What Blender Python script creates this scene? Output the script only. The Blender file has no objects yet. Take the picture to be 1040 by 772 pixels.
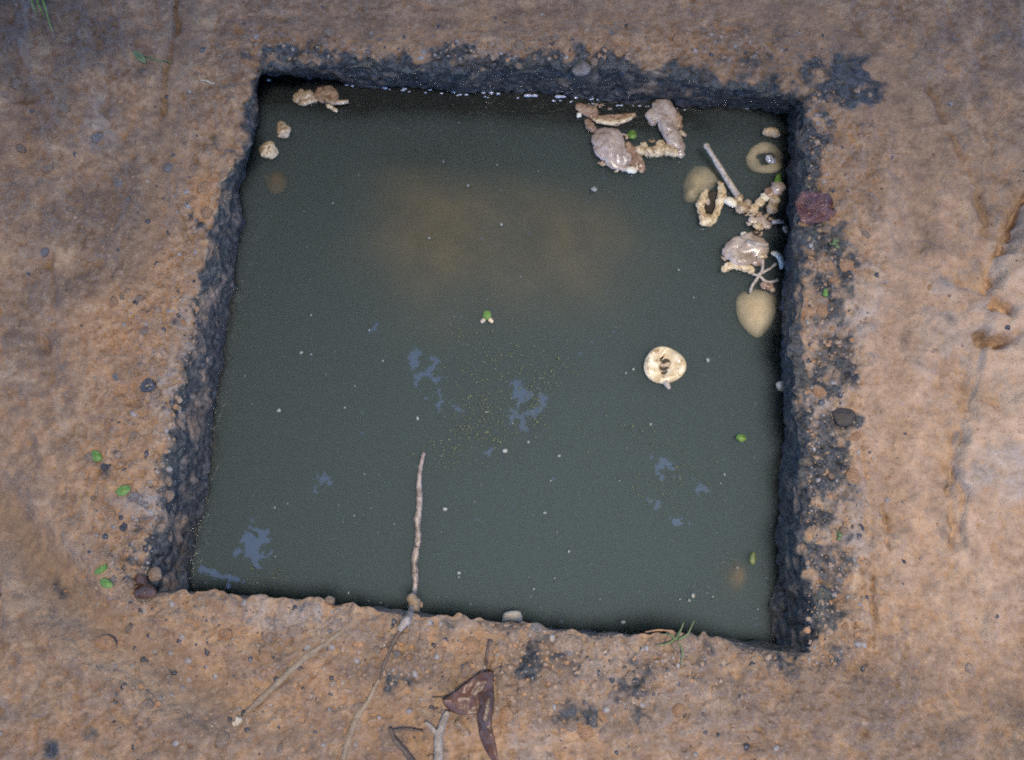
import bpy, bmesh, math, random
import numpy as np
from mathutils import Vector, kdtree
random.seed(7); rng = np.random.default_rng(11)
S = bpy.context.scene
COL = S.collection
R = math.radians

# ------------------------------------------------------------------ camera
H, TILT, F = 1.2, R(14.0), 1005.0          # camera height, tilt from straight down, focal length in photo pixels
CX, CY = 520.0, 386.0
DEPTH = 0.097                              # water level below the rim
cam_d = bpy.data.cameras.new("camera"); cam = bpy.data.objects.new("camera", cam_d); COL.objects.link(cam)
cam.location = (0, 0, H); cam.rotation_euler = (TILT, 0, 0)
cam_d.sensor_width = 36.0; cam_d.lens = F / 1040 * 36
cam_d.clip_start = 0.02; cam_d.clip_end = 500
cam_d.dof.use_dof = True; cam_d.dof.focus_distance = 1.27; cam_d.dof.aperture_fstop = 9.0
S.camera = cam

# ------------------------------------------------------------------ light
SUN_EL = R(78); SUN_AZ = (0.50, -0.87)
sd = Vector((SUN_AZ[0], SUN_AZ[1], 0)).normalized() * math.cos(SUN_EL) + Vector((0, 0, math.sin(SUN_EL)))
sun_d = bpy.data.lights.new("sun", 'SUN'); sun = bpy.data.objects.new("sun", sun_d); COL.objects.link(sun)
sun_d.energy = 1.5; sun_d.angle = R(19); sun_d.color = (1.0, 0.89, 0.73)
sun.location = (3, 0.4, 6); sun.rotation_euler = sd.to_track_quat('Z', 'Y').to_euler()
W = bpy.data.worlds.new("World"); S.world = W; W.use_nodes = True
wn = W.node_tree.nodes; wl = W.node_tree.links
sky = wn.new("ShaderNodeTexSky"); sky.sky_type = 'NISHITA'; sky.sun_disc = False
sky.ozone_density = 6.0; sky.dust_density = 0.3; sky.sun_elevation = SUN_EL; sky.sun_rotation = math.atan2(sd.x, sd.y)
hsv = wn.new("ShaderNodeHueSaturation"); hsv.inputs["Saturation"].default_value = 1.1; hsv.inputs["Hue"].default_value = 0.511
wl.new(sky.outputs[0], hsv.inputs["Color"]); wl.new(hsv.outputs[0], wn["Background"].inputs[0]); wn["Background"].inputs[1].default_value = 0.15
S.view_settings.view_transform = 'Standard'; S.view_settings.look = 'None'
S.view_settings.exposure = 2.1; S.view_settings.gamma = 1.0; S.view_settings.use_curve_mapping = False
S.render.engine = 'CYCLES'
S.cycles.use_denoising = False
S.cycles.volume_bounces = 2; S.cycles.max_bounces = 8; S.cycles.transparent_max_bounces = 12
S.cycles.filter_width = 1.9

# ------------------------------------------------------------------ helpers
_st, _ct = math.sin(TILT), math.cos(TILT)
def at(px, py, z=0.0):
    """point at height z that the photograph shows at pixel px, py (numbers or arrays)"""
    u = (np.asarray(px, float) - CX) / F; v = (np.asarray(py, float) - CY) / F
    dx, dy, dz = u, _st - v * _ct, -(_ct + v * _st)
    k = (z - H) / dz
    return np.stack([dx * k, dy * k, np.broadcast_to(np.asarray(z, float), np.shape(dx * k))], -1)
def pix(P):
    """photo pixel at which a point shows (used to write the soil survey down in readable numbers)"""
    X = P[..., 0]; Y = P[..., 1]; Z = P[..., 2] - H
    w = Y * _st - Z * _ct; up = Y * _ct + Z * _st
    return CX + F * X / w, CY - F * up / w
def _hash(ix, iy, iz, seed):
    h = (ix * 374761393 + iy * 668265263 + iz * 2147483647 + seed * 974634777) & 0xFFFFFFFF
    h = ((h ^ (h >> 13)) * 1274126177) & 0xFFFFFFFF
    h = ((h ^ (h >> 16)) * 2246822519) & 0xFFFFFFFF
    return ((h ^ (h >> 15)) & 0xFFFF) / 32767.5 - 1.0
def vnoise(P, scale, seed=0):
    Q = np.asarray(P, float) / scale
    I = np.floor(Q).astype(np.int64); f = Q - I; f = f * f * f * (f * (f * 6 - 15) + 10)
    out = 0
    for a in (0, 1):
        for b in (0, 1):
            for c in (0, 1):
                w = (f[:, 0] if a else 1 - f[:, 0]) * (f[:, 1] if b else 1 - f[:, 1]) * (f[:, 2] if c else 1 - f[:, 2])
                out = out + w * _hash(I[:, 0] + a, I[:, 1] + b, I[:, 2] + c, seed)
    return out
def fbm(P, scale, octv=4, seed=0, gain=0.5):
    o = 0; a = 1; t = 0
    for k in range(octv):
        o = o + a * vnoise(P, scale / 2 ** k, seed + 17 * k); t += a; a *= gain
    return o / t
def sstep(a, b, x):
    t = np.clip((x - a) / (b - a), 0, 1); return t * t * (3 - 2 * t)
def resample(pts, n):
    p = np.array(pts, float); d = np.r_[0, np.cumsum(np.hypot(*(p[1:] - p[:-1]).T))]
    t = np.linspace(0, d[-1], n)
    return np.stack([np.interp(t, d, p[:, k]) for k in range(p.shape[1])], -1)
def smooth_path(pts, n):
    """Catmull-Rom through points of any dimension"""
    p = np.array(pts, float)
    if len(p) == 2: return resample_nd(p, n)
    q = np.vstack([2 * p[0] - p[1], p, 2 * p[-1] - p[-2]])
    t = np.linspace(0, len(p) - 1 - 1e-6, n); i = t.astype(int); f = (t - i)[:, None]
    a, b, c, d = q[i], q[i + 1], q[i + 2], q[i + 3]
    return 0.5 * (2 * b + (c - a) * f + (2 * a - 5 * b + 4 * c - d) * f ** 2 + (3 * b - a - 3 * c + d) * f ** 3)
def resample_nd(p, n):
    t = np.linspace(0, 1, n)[:, None]; return p[0] * (1 - t) + p[-1] * t
def seg_dist(X, Y, pts):
    """distance from plan points to a polyline of world points, and the signed side"""
    best = np.full(X.shape, 9.0); side = np.zeros(X.shape); par = np.zeros(X.shape); n = len(pts) - 1
    for k in range(n):
        ax, ay = pts[k][:2]; bx, by = pts[k + 1][:2]
        dx, dy = bx - ax, by - ay; L = dx * dx + dy * dy
        t = np.clip(((X - ax) * dx + (Y - ay) * dy) / L, 0, 1)
        ex, ey = X - ax - t * dx, Y - ay - t * dy; d = np.hypot(ex, ey); m = d < best
        best[m] = d[m]; side[m] = np.sign(dx * ey - dy * ex)[m]; par[m] = ((k + t) / n)[m]
    return best, side, par

# ------------------------------------------------------------------ materials
def mat(name):
    m = bpy.data.materials.new(name); m.use_nodes = True
    nt = m.node_tree; return m, nt, nt.nodes["Principled BSDF"]
class NT:
    def __init__(s, nt): s.nt = nt; s.n = nt.nodes; s.l = nt.links; s.co = None
    def coord(s):
        if not s.co: s.co = s.n.new("ShaderNodeTexCoord")
        return s.co.outputs["Object"]
    def noise(s, scale, detail=4, rough=0.6, dist=0.0):
        t = s.n.new("ShaderNodeTexNoise"); s.l.new(s.coord(), t.inputs["Vector"])
        t.inputs["Scale"].default_value = scale; t.inputs["Detail"].default_value = detail
        t.inputs["Roughness"].default_value = rough; t.inputs["Distortion"].default_value = dist
        return t.outputs["Fac"]
    def voro(s, scale, out="Distance"):
        t = s.n.new("ShaderNodeTexVoronoi"); s.l.new(s.coord(), t.inputs["Vector"]); t.inputs["Scale"].default_value = scale
        return t.outputs[out]
    def ramp(s, fac, a, b, lo=0.0, hi=1.0):
        t = s.n.new("ShaderNodeMapRange"); s.l.new(fac, t.inputs[0])
        for i, v in enumerate((a, b, lo, hi)): t.inputs[1 + i].default_value = v
        return t.outputs[0]
    def mix(s, fac, a, b):
        t = s.n.new("ShaderNodeMix"); t.data_type = 'RGBA'
        if isinstance(fac, (int, float)): t.inputs[0].default_value = fac
        else: s.l.new(fac, t.inputs[0])
        for i, v in ((6, a), (7, b)):
            if isinstance(v, tuple): t.inputs[i].default_value = (*v, 1)
            else: s.l.new(v, t.inputs[i])
        return t.outputs[2]
    def mth(s, op, a, b=None):
        t = s.n.new("ShaderNodeMath"); t.operation = op
        for i, v in ((0, a), (1, b)):
            if v is None: continue
            if isinstance(v, (int, float)): t.inputs[i].default_value = v
            else: s.l.new(v, t.inputs[i])
        return t.outputs[0]
    def attr(s, name):
        t = s.n.new("ShaderNodeAttribute"); t.attribute_name = name; return t.outputs["Fac"]
    def bump(s, h, dist, strength=1.0, prev=None):
        t = s.n.new("ShaderNodeBump"); s.l.new(h, t.inputs["Height"]); t.inputs["Distance"].default_value = dist
        t.inputs["Strength"].default_value = strength
        if prev: s.l.new(prev, t.inputs["Normal"])
        return t.outputs[0]
    def set(s, bsdf, **kw):
        for k, v in kw.items():
            i = bsdf.inputs[k.replace('_', ' ')]
            if hasattr(v, 'is_linked'): s.l.new(v, i)
            elif isinstance(v, tuple): i.default_value = (*v, 1)
            else: i.default_value = v
def simple(name, c1, c2, scale=120, rough=0.5, c3=None, bumpd=0.0006, spec=0.5, c3_thr=(0.58, 0.7)):
    m, nt, b = mat(name); t = NT(nt)
    c = t.mix(t.ramp(t.noise(scale, 5), 0.35, 0.68), c1, c2)
    if c3: c = t.mix(t.ramp(t.noise(scale * 2.3, 3), *c3_thr), c, c3)
    t.set(b, Base_Color=c, Roughness=rough, Specular_IOR_Level=spec)
    t.set(b, Normal=t.bump(t.noise(scale * 4, 4), bumpd))
    return m

def soil_material():
    m, nt, b = mat("soil"); t = NT(nt)
    stain, damp_shade, dry_lit, clay, grey, orange, smooth = (t.attr(k) for k in ("stain", "damp_shade", "dry_lit", "clay", "grey", "orange", "smooth"))
    grain = t.noise(260, 5, 0.7); mid = t.noise(70, 5, 0.65); big = t.noise(14, 5, 0.6)
    c = t.mix(t.ramp(mid, 0.33, 0.66), (0.205, 0.128, 0.079), (0.41, 0.264, 0.156))
    c = t.mix(t.mth('MULTIPLY', t.ramp(big, 0.45, 0.66), 0.75), c, (0.21, 0.145, 0.103))
    cells = t.voro(95, "Color")
    sep = nt.nodes.new("ShaderNodeSeparateColor"); nt.links.new(cells, sep.inputs[0])
    c = t.mix(t.mth('MULTIPLY', t.ramp(sep.outputs[0], 0.62, 0.9), 0.3), c, (0.42, 0.215, 0.095))
    c = t.mix(t.mth('MULTIPLY', t.ramp(sep.outputs[1], 0.7, 0.95), 0.4), c, (0.17, 0.13, 0.11))
    c = t.mix(t.mth('MULTIPLY', t.ramp(t.noise(21, 6, 0.72, 1.2), 0.50, 0.64), 0.65), c, (0.145, 0.096, 0.067))
    c = t.mix(t.mth('MULTIPLY', t.ramp(t.noise(31, 6, 0.7, 0.8), 0.54, 0.70), 0.6), c, (0.46, 0.335, 0.22))
    c = t.mix(orange, c, t.mix(t.ramp(mid, 0.3, 0.7), (0.40, 0.20, 0.085), (0.50, 0.285, 0.135)))
    c = t.mix(dry_lit, c, t.mix(t.ramp(mid, 0.3, 0.7), (0.40, 0.262, 0.172), (0.55, 0.378, 0.255)))
    c = t.mix(grey, c, t.mix(t.ramp(mid, 0.3, 0.7), (0.20, 0.185, 0.18), (0.40, 0.365, 0.34)))
    c = t.mix(clay, c, t.mix(t.ramp(mid, 0.35, 0.65), (0.20, 0.129, 0.079), (0.315, 0.206, 0.124)))
    c = t.mix(damp_shade, c, t.mix(t.ramp(mid, 0.3, 0.7), (0.105, 0.066, 0.042), (0.195, 0.128, 0.082)))
    c = t.mix(t.mth('MULTIPLY', t.ramp(grain, 0.3, 0.44, 0.75, 0.0), t.mth('SUBTRACT', 1.0, t.mth('MULTIPLY', smooth, 0.55))), c, (0.07, 0.05, 0.042))
    c = t.mix(t.ramp(grain, 0.58, 0.72, 0.0, 0.55), c, (0.52, 0.40, 0.31))
    sc = t.mix(t.ramp(t.noise(130, 5, 0.75), 0.40, 0.74), (0.009, 0.010, 0.012), (0.105, 0.098, 0.094))
    sc = t.mix(t.ramp(t.noise(34, 4, 0.7), 0.52, 0.70, 0, 0.75), sc, (0.070, 0.073, 0.056))
    st2 = t.ramp(t.mth('ADD', stain, t.mth('MULTIPLY', t.mth('SUBTRACT', t.noise(110, 5, 0.75), 0.5), t.mth('MULTIPLY', t.ramp(stain, 0.0, 0.25), 1.6))), 0.08, 0.9)
    c = t.mix(st2, c, sc)
    rough = t.mth('SUBTRACT', 0.86, t.mth('MULTIPLY', t.mth('MAXIMUM', stain, damp_shade), t.ramp(t.noise(160, 3), 0.4, 0.65, 0.1, 0.6)))
    t.set(b, Base_Color=c, Roughness=rough, Specular_IOR_Level=0.5)
    inv = t.mth('SUBTRACT', 1.0, t.mth('MULTIPLY', smooth, 0.85))
    h = t.mth('ADD', t.mth('MULTIPLY', t.noise(420, 5, 0.7), 0.5), t.mth('MULTIPLY', t.voro(150), 0.6))
    wv = nt.nodes.new("ShaderNodeTexNoise"); nt.links.new(t.coord(), wv.inputs["Vector"]); wv.inputs["Scale"].default_value = 45
    vm = nt.nodes.new("ShaderNodeVectorMath"); vm.operation = 'MULTIPLY_ADD'; nt.links.new(wv.outputs["Color"], vm.inputs[0]); vm.inputs[1].default_value = (.012, .012, .012); nt.links.new(t.coord(), vm.inputs[2])
    nod = nt.nodes.new("ShaderNodeTexVoronoi"); nod.feature = 'SMOOTH_F1'; nod.inputs["Scale"].default_value = 85; nod.inputs["Smoothness"].default_value = 0.35; nt.links.new(vm.outputs[0], nod.inputs["Vector"])
    lumps = t.mth('MULTIPLY', t.mth('MULTIPLY', nod.outputs["Distance"], -1.0), t.mth('MULTIPLY', inv, t.ramp(t.noise(9, 3), 0.4, 0.6, 0.25, 1.0)))
    nb = t.bump(lumps, 0.0060, 0.8)
    t.set(b, Normal=t.bump(t.mth('MULTIPLY', h, inv), 0.0028, 0.9, nb))
    return m
M = {}
M['soil'] = soil_material()
M['pebble_tan'] = simple("pebble_tan", (0.25, 0.17, 0.115), (0.42, 0.295, 0.20), 130, 0.8, (0.18, 0.13, 0.10), 0.0025, c3_thr=(0.52, 0.66))
M['pebble_orange'] = simple("pebble_orange", (0.34, 0.175, 0.08), (0.47, 0.275, 0.15), 130, 0.8, (0.24, 0.155, 0.105), 0.0025, c3_thr=(0.5, 0.66))
M['pebble_grey'] = simple("pebble_grey", (0.17, 0.15, 0.145), (0.31, 0.28, 0.265), 90, 0.6, (0.22, 0.15, 0.10), 0.001)
M['pebble_dark'] = simple("pebble_dark", (0.025, 0.025, 0.032), (0.08, 0.075, 0.08), 90, 0.35)
M['pale_husk'] = simple("pale_husk", (0.48, 0.36, 0.21), (0.74, 0.63, 0.45), 90, 0.24, (0.26, 0.15, 0.075), 0.0008, c3_thr=(0.52, 0.66))
M['pod_shell'] = simple("pod_shell", (0.50, 0.37, 0.20), (0.82, 0.74, 0.56), 75, 0.16, (0.34, 0.22, 0.10), 0.0006, c3_thr=(0.56, 0.68))
M['twig_tan'] = simple("twig_tan", (0.19, 0.15, 0.115), (0.37, 0.31, 0.26), 150, 0.6, (0.11, 0.08, 0.06), 0.0015)
M['cream'] = simple("cream", (0.68, 0.62, 0.50), (0.82, 0.78, 0.66), 120, 0.4)
M['mauve_pulp'] = simple("mauve_pulp", (0.26, 0.20, 0.17), (0.54, 0.46, 0.41), 60, 0.16, (0.20, 0.125, 0.085), 0.0006, c3_thr=(0.55, 0.72))
M['tan_pulp'] = simple("tan_pulp", (0.36, 0.26, 0.165), (0.60, 0.49, 0.35), 80, 0.22, (0.20, 0.12, 0.07), 0.0006, c3_thr=(0.52, 0.66))
M['brown_pulp'] = simple("brown_pulp", (0.25, 0.155, 0.105), (0.46, 0.335, 0.25), 70, 0.2, (0.14, 0.08, 0.05), 0.0006, c3_thr=(0.52, 0.66))
M['pale_leaf'] = simple("pale_leaf", (0.38, 0.32, 0.235), (0.50, 0.43, 0.33), 60, 0.6)
M['grey_twig'] = simple("grey_twig", (0.30, 0.255, 0.22), (0.56, 0.50, 0.46), 160, 0.5, (0.16, 0.11, 0.08))
M['wet_stick'] = simple("wet_stick", (0.13, 0.10, 0.085), (0.42, 0.35, 0.31), 75, 0.35, (0.055, 0.04, 0.035))
M['root'] = simple("root", (0.19, 0.14, 0.092), (0.32, 0.235, 0.155), 90, 0.8, (0.13, 0.09, 0.06), 0.002)
M['dark_twig'] = simple("dark_twig", (0.055, 0.035, 0.025), (0.115, 0.075, 0.05), 140, 0.5)
M['brown_leaf'] = simple("brown_leaf", (0.045, 0.020, 0.013), (0.14, 0.060, 0.034), 22, 0.42, (0.19, 0.105, 0.08), 0.0015, c3_thr=(0.55, 0.75))
M['wine_leaf'] = simple("wine_leaf", (0.05, 0.018, 0.018), (0.12, 0.042, 0.038), 80, 0.3, (0.30, 0.18, 0.13), 0.002, c3_thr=(0.6, 0.68))
M['green_leaf'] = simple("green_leaf", (0.07, 0.165, 0.02), (0.14, 0.25, 0.045), 90, 0.45, (0.22, 0.26, 0.09))
M['olive_leaf'] = simple("olive_leaf", (0.06, 0.095, 0.03), (0.14, 0.17, 0.06), 90, 0.5)
M['olive_fleck'] = simple("olive_fleck", (0.085, 0.095, 0.045), (0.15, 0.155, 0.075), 200, 0.5)
M['pale_speck'] = simple("pale_speck", (0.18, 0.20, 0.19), (0.42, 0.43, 0.40), 200, 0.5)
M['dark_hollow'] = simple("dark_hollow", (0.02, 0.015, 0.012), (0.045, 0.03, 0.02), 200, 0.6)
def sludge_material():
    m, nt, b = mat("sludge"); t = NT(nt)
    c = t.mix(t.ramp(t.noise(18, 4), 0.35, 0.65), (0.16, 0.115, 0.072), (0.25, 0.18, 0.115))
    t.set(b, Base_Color=t.mix(t.attr("black"), c, (0.012, 0.012, 0.011)), Roughness=0.9, Specular_IOR_Level=0.0); return m  # black mask puts the walls' shade into the sludge colour
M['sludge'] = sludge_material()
M['bark'] = simple("bark", (0.10, 0.075, 0.055), (0.2, 0.16, 0.12), 20, 0.9)
M['canopy_leaf'] = simple("canopy_leaf", (0.035, 0.07, 0.02), (0.075, 0.12, 0.035), 3, 0.5)
for k_, (c_a, c_b, c_c) in {'tan': ((0.25, 0.17, 0.115), (0.42, 0.295, 0.20), (0.16, 0.115, 0.09)), 'orange': ((0.34, 0.175, 0.08), (0.47, 0.275, 0.15), (0.22, 0.14, 0.095)), 'grey': ((0.19, 0.165, 0.155), (0.35, 0.315, 0.295), (0.13, 0.10, 0.085)), 'dark': ((0.025, 0.025, 0.032), (0.08, 0.075, 0.08), (0.14, 0.12, 0.11))}.items():
    M['stone_' + k_] = simple('stone_' + k_, c_a, c_b, 1.7, 0.75, c_c, 0.004, c3_thr=(0.5, 0.62))
def bubble_material():
    m, nt, b = mat("bubble"); t = NT(nt)
    t.set(b, Base_Color=t.mix(t.ramp(t.noise(300, 2), 0.4, 0.6), (0.22, 0.24, 0.30), (0.66, 0.68, 0.76)), Roughness=0.06, Specular_IOR_Level=0.8)
    return m
M['bubble'] = bubble_material()
def water_material():
    m, nt, b = mat("murky_water"); t = NT(nt); n = nt.nodes; l = nt.links
    n.remove(b); out = n["Material Output"]
    fr = n.new("ShaderNodeFresnel"); fr.inputs[0].default_value = 1.55          # raised above plain water to brighten the mirrored sky
    bp = t.bump(t.noise(9, 2, 0.4), 0.0004, 0.5)
    gl = n.new("ShaderNodeBsdfGlossy"); gl.inputs["Roughness"].default_value = 0.012; gl.inputs["Color"].default_value = (1, 1, 1, 1)
    tr = n.new("ShaderNodeBsdfTransparent"); mx = n.new("ShaderNodeMixShader")
    l.new(bp, gl.inputs["Normal"]); l.new(bp, fr.inputs["Normal"])
    l.new(fr.outputs[0], mx.inputs[0]); l.new(tr.outputs[0], mx.inputs[1]); l.new(gl.outputs[0], mx.inputs[2])
    l.new(mx.outputs[0], out.inputs["Surface"])
    v = n.new("ShaderNodeVolumePrincipled")
    v.inputs["Color"].default_value = (0.475, 0.588, 0.655, 1); v.inputs["Density"].default_value = 46.0
    v.inputs["Anisotropy"].default_value = 0.2
    l.new(v.outputs[0], out.inputs["Volume"])
    return m
M['water'] = water_material()

# ------------------------------------------------------------------ object plumbing
def mesh_obj(name, verts, faces, material, parent=None, smooth=True):
    me = bpy.data.meshes.new(name)
    me.from_pydata([tuple(v) for v in verts], [], faces)
    me.materials.append(material)
    if smooth: me.polygons.foreach_set("use_smooth", [True] * len(me.polygons))
    me.update()
    o = bpy.data.objects.new(name, me); COL.objects.link(o)
    if parent: o.parent = parent; o.matrix_parent_inverse = parent.matrix_world.inverted()
    return o
def tag(o, label, cat, group=None):
    o['label'] = label; o['category'] = cat
    if group: o['group'] = group
    return o
def thing(name, label, cat, loc, group=None):
    o = bpy.data.objects.new(name, None); COL.objects.link(o); o.location = tuple(loc); o.empty_display_size = 0.01
    bpy.context.view_layer.update()
    return tag(o, label, cat, group)
PX = 1.3e-3                                  # metres per photo pixel on the water
class Geo:
    """collects verts and faces of ONE part"""
    def __init__(s): s.v = []; s.f = []
    def tube(s, P, rad, sides=12, flat=1.0, rough=0.0, seed=0, rscale=1.2, closed=False):
        P = np.asarray(P, float); n = len(P); rad = np.broadcast_to(np.asarray(rad, float), (n,))
        T = np.gradient(P, axis=0)
        if closed: T = np.roll(P, -1, 0) - np.roll(P, 1, 0)
        T /= np.linalg.norm(T, axis=1)[:, None] + 1e-12
        up = np.array([0, 0, 1.0]); A = np.cross(T, up); A /= np.linalg.norm(A, axis=1)[:, None] + 1e-9
        B = np.cross(A, T)
        ang = np.linspace(0, 2 * math.pi, sides, endpoint=False)
        ring = P[:, None, :] + rad[:, None, None] * (np.cos(ang)[None, :, None] * A[:, None, :] + flat * np.sin(ang)[None, :, None] * B[:, None, :])
        V = ring.reshape(-1, 3)
        if rough:
            rr = np.repeat(rad, sides); D = V - np.repeat(P, sides, 0)
            nz = fbm(V + seed * 3.17, max(np.mean(rad), 1e-4) * rscale, 3, seed)
            nz = nz + 0.55 * vnoise(V + seed, max(np.mean(rad), 1e-4) * 0.42, seed + 5)
            V = V + D * (nz * rough)[:, None]
        b = len(s.v); s.v += V.tolist()
        for i in range(n if closed else n - 1):
            j = (i + 1) % n
            for k in range(sides):
                k2 = (k + 1) % sides
                s.f.append((b + i * sides + k, b + i * sides + k2, b + j * sides + k2, b + j * sides + k))
        if not closed:
            s.f.append(tuple(b + k for k in range(sides))[::-1]); s.f.append(tuple(b + (n - 1) * sides + k for k in range(sides)))
        return s
    def path_lump(s, pts, z=None, n=32, sides=22, flat=0.75, rough=0.4, seed=0, rscale=1.0, lift=0.3, dz=0.0, round_ends=True):
        """organic clump: pts = (px, py, r_px [, extra height in px])"""
        p = np.array([(*q, 0)[:4] for q in pts], float)
        if len(p) == 1: p = np.array([p[0] - [p[0][2] * .4, 0, 0, 0], p[0] + [p[0][2] * .4, 0, 0, 0]])
        L0 = np.hypot(*np.diff(p[:, :2], axis=0).T).sum(); rm = p[:, 2].mean(); ext = max(0, 1.9 * rm - L0) / 2
        if round_ends:
            ext = max(ext, 0.35 * rm)
            d0 = p[0, :2] - p[1, :2]; d1 = p[-1, :2] - p[-2, :2]
            p[0, :2] += d0 / (np.hypot(*d0) + 1e-9) * ext; p[-1, :2] += d1 / (np.hypot(*d1) + 1e-9) * ext
        q = smooth_path(p, n)
        r = q[:, 2] * PX
        if round_ends:
            L = np.r_[0, np.cumsum(np.hypot(np.diff(q[:, 0]), np.diff(q[:, 1])))]
            e = np.minimum(L / np.maximum(q[0, 2], 1e-6), (L[-1] - L) / np.maximum(q[-1, 2], 1e-6))
            r = r * np.sqrt(np.clip(1 - (1 - np.clip(e, 0, 1)) ** 2, 0.02, 1))
        base = -DEPTH if z is None else z
        zz = base + dz + r * lift + q[:, 3] * PX
        return s.tube(at(q[:, 0], q[:, 1], zz), r, sides, flat, rough, seed, rscale)
    def pulp(s, pts, n=6, seed=0, **kw):
        """slimy clump: overlapping lobes along the same run of points"""
        rs = random.Random(seed); kw.setdefault('flat', .5); kw.setdefault('rough', .26); kw.setdefault('rscale', 1.3)
        for k in range(n):
            s.path_lump([(q[0] + rs.uniform(-.7, .7) * q[2], q[1] + rs.uniform(-.6, .6) * q[2], q[2] * rs.uniform(.32, .72), (q[3] if len(q) > 3 else 0) + rs.uniform(-.6, 1.2)) for q in pts], n=30, sides=18, seed=seed + k, **kw)
        return s
    def sheet(s, outline, z, rings=7, dome=0.0, wave=0.0, seed=0, n=44, wscale=0.012, thick=0.0007, zfun=None):
        """leaf or flake: outline in photo pixels lying at height z; dome > 0 raises the middle, < 0 sinks it"""
        o = np.array(outline, float); o = smooth_path(np.vstack([o, o[:1]]), n + 1)[:-1]
        c = o.mean(0); V = []
        for top in (0, 1):
            V.append((*c, 0.0, top))
            for k in range(1, rings + 1):
                f = k / rings
                for q in o: V.append((*(c + (q - c) * f), f, top))
        V = np.array(V); zz = z + dome * (1 - V[:, 2] ** 2)
        P0 = at(V[:, 0], V[:, 1], zz)
        if zfun is not None: zz = zz + zfun(V[:, 0], V[:, 1])
        if wave: zz = zz + wave * fbm(np.c_[P0[:, :2], np.zeros(len(P0))] + seed * 1.7, wscale, 3, seed)
        zz = zz + thick * V[:, 3] * (1.2 - V[:, 2] ** 6)
        P = np.c_[P0[:, :2], zz]; b = len(s.v); s.v += P.tolist()
        h = 1 + rings * n
        for top in (0, 1):
            q = b + top * h; fl = []
            for i in range(n):
                fl.append((q, q + 1 + i, q + 1 + (i + 1) % n))
                for k in range(rings - 1):
                    a = q + 1 + k * n
                    fl.append((a + i, a + n + i, a + n + (i + 1) % n, a + (i + 1) % n))
            s.f += fl if top == 0 else [t[::-1] for t in fl]
        a = b + 1 + (rings - 1) * n
        for i in range(n): s.f.append((a + i, a + h + i, a + h + (i + 1) % n, a + (i + 1) % n))
        return s
    def build(s, name, material, parent=None):
        # outward normals whichever way the outline ran
        o = mesh_obj(name, s.v, s.f, M[material], parent)
        bm = bmesh.new(); bm.from_mesh(o.data); bmesh.ops.recalc_face_normals(bm, faces=bm.faces); bm.to_mesh(o.data); bm.free()
        if not parent:
            v = np.array(s.v); c = v.mean(0); c[2] = v[:, 2].min()
            o.data.transform(__import__('mathutils').Matrix.Translation(-Vector(c))); o.location = tuple(c)
        return o

# ------------------------------------------------------------------ the ground with the square opening in it
far_r = [(262, 68), (330, 64), (400, 62), (480, 66), (560, 62), (640, 70), (700, 80), (760, 87), (822, 99)]
right_r = [(822, 99), (816, 200), (810, 300), (811, 400), (813, 500), (817, 580), (824, 662)]
near_r = [(824, 662), (760, 656), (700, 648), (640, 645), (530, 637), (420, 624), (300, 611), (190, 602), (148, 602)]
left_r = [(148, 602), (152, 560), (166, 470), (181, 400), (197, 320), (223, 220), (246, 140), (262, 68)]
far_w = [(266, 79), (400, 87), (550, 97), (700, 106), (803, 114)]
right_w = [(803, 114), (800, 250), (795, 400), (788, 520), (784, 652)]
near_w = [(784, 652), (640, 645), (530, 636), (420, 625), (300, 613), (189, 606)]
left_w = [(189, 606), (211, 480), (232, 330), (250, 180), (266, 79)]
outer = [(-140, -120), (1180, -120), (1180, 900), (-140, 900)]
NS = (330, 350, 370, 350)
def loop(sides):
    return np.vstack([resample(s, n + 1)[:-1] for s, n in zip(sides, NS)])
rimW = at(*loop([far_r, right_r, near_r, left_r]).T, 0.0)[:, :2]
watW = at(*loop([far_w, right_w, near_w, left_w]).T, -DEPTH)[:, :2]
ow = [at(*c)[:2] for c in outer]
outW = np.vstack([resample([ow[k], ow[(k + 1) % 4]], n + 1)[:-1] for k, n in enumerate(NS)])
bigs = []
for L in (3.0, 60.0):
    q = [(-L, L), (L, L), (L, -L), (-L, -L)]
    bigs.append(np.vstack([resample([q[k], q[(k + 1) % 4]], n + 1)[:-1] for k, n in enumerate(NS)]))
rows = []; kinds = []
for z in np.linspace(-0.46, -DEPTH - 0.03, 8):
    f = (-z) / DEPTH; rows.append(np.c_[watW + (watW - rimW) * 0.02, np.full(len(watW), z)]); kinds.append(0)
for z in np.linspace(-DEPTH - 0.026, -0.002, 56):
    f = -z / DEPTH; f = min(f, 1.0) ** 0.9
    rows.append(np.c_[rimW * (1 - f) + watW * f, np.full(len(rimW), z)]); kinds.append(0)
n_wall = len(rows)
for f in np.linspace(0, 1, 215) ** 1.12:
    rows.append(np.c_[rimW * (1 - f) + outW * f, np.zeros(len(rimW))]); kinds.append(1)
for f in (0.03, 0.08, 0.16, 0.3, 0.5, 0.75, 1.0):
    rows.append(np.c_[outW * (1 - f) + bigs[0] * f, np.zeros(len(rimW))]); kinds.append(1)
for f in (0.05, 0.15, 0.4, 1.0):
    rows.append(np.c_[bigs[0] * (1 - f) + bigs[1] * f, np.zeros(len(rimW))]); kinds.append(1)
NC = len(rimW); NR = len(rows)
P = np.vstack(rows); isg = np.repeat(np.array(kinds), NC).astype(bool)
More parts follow.
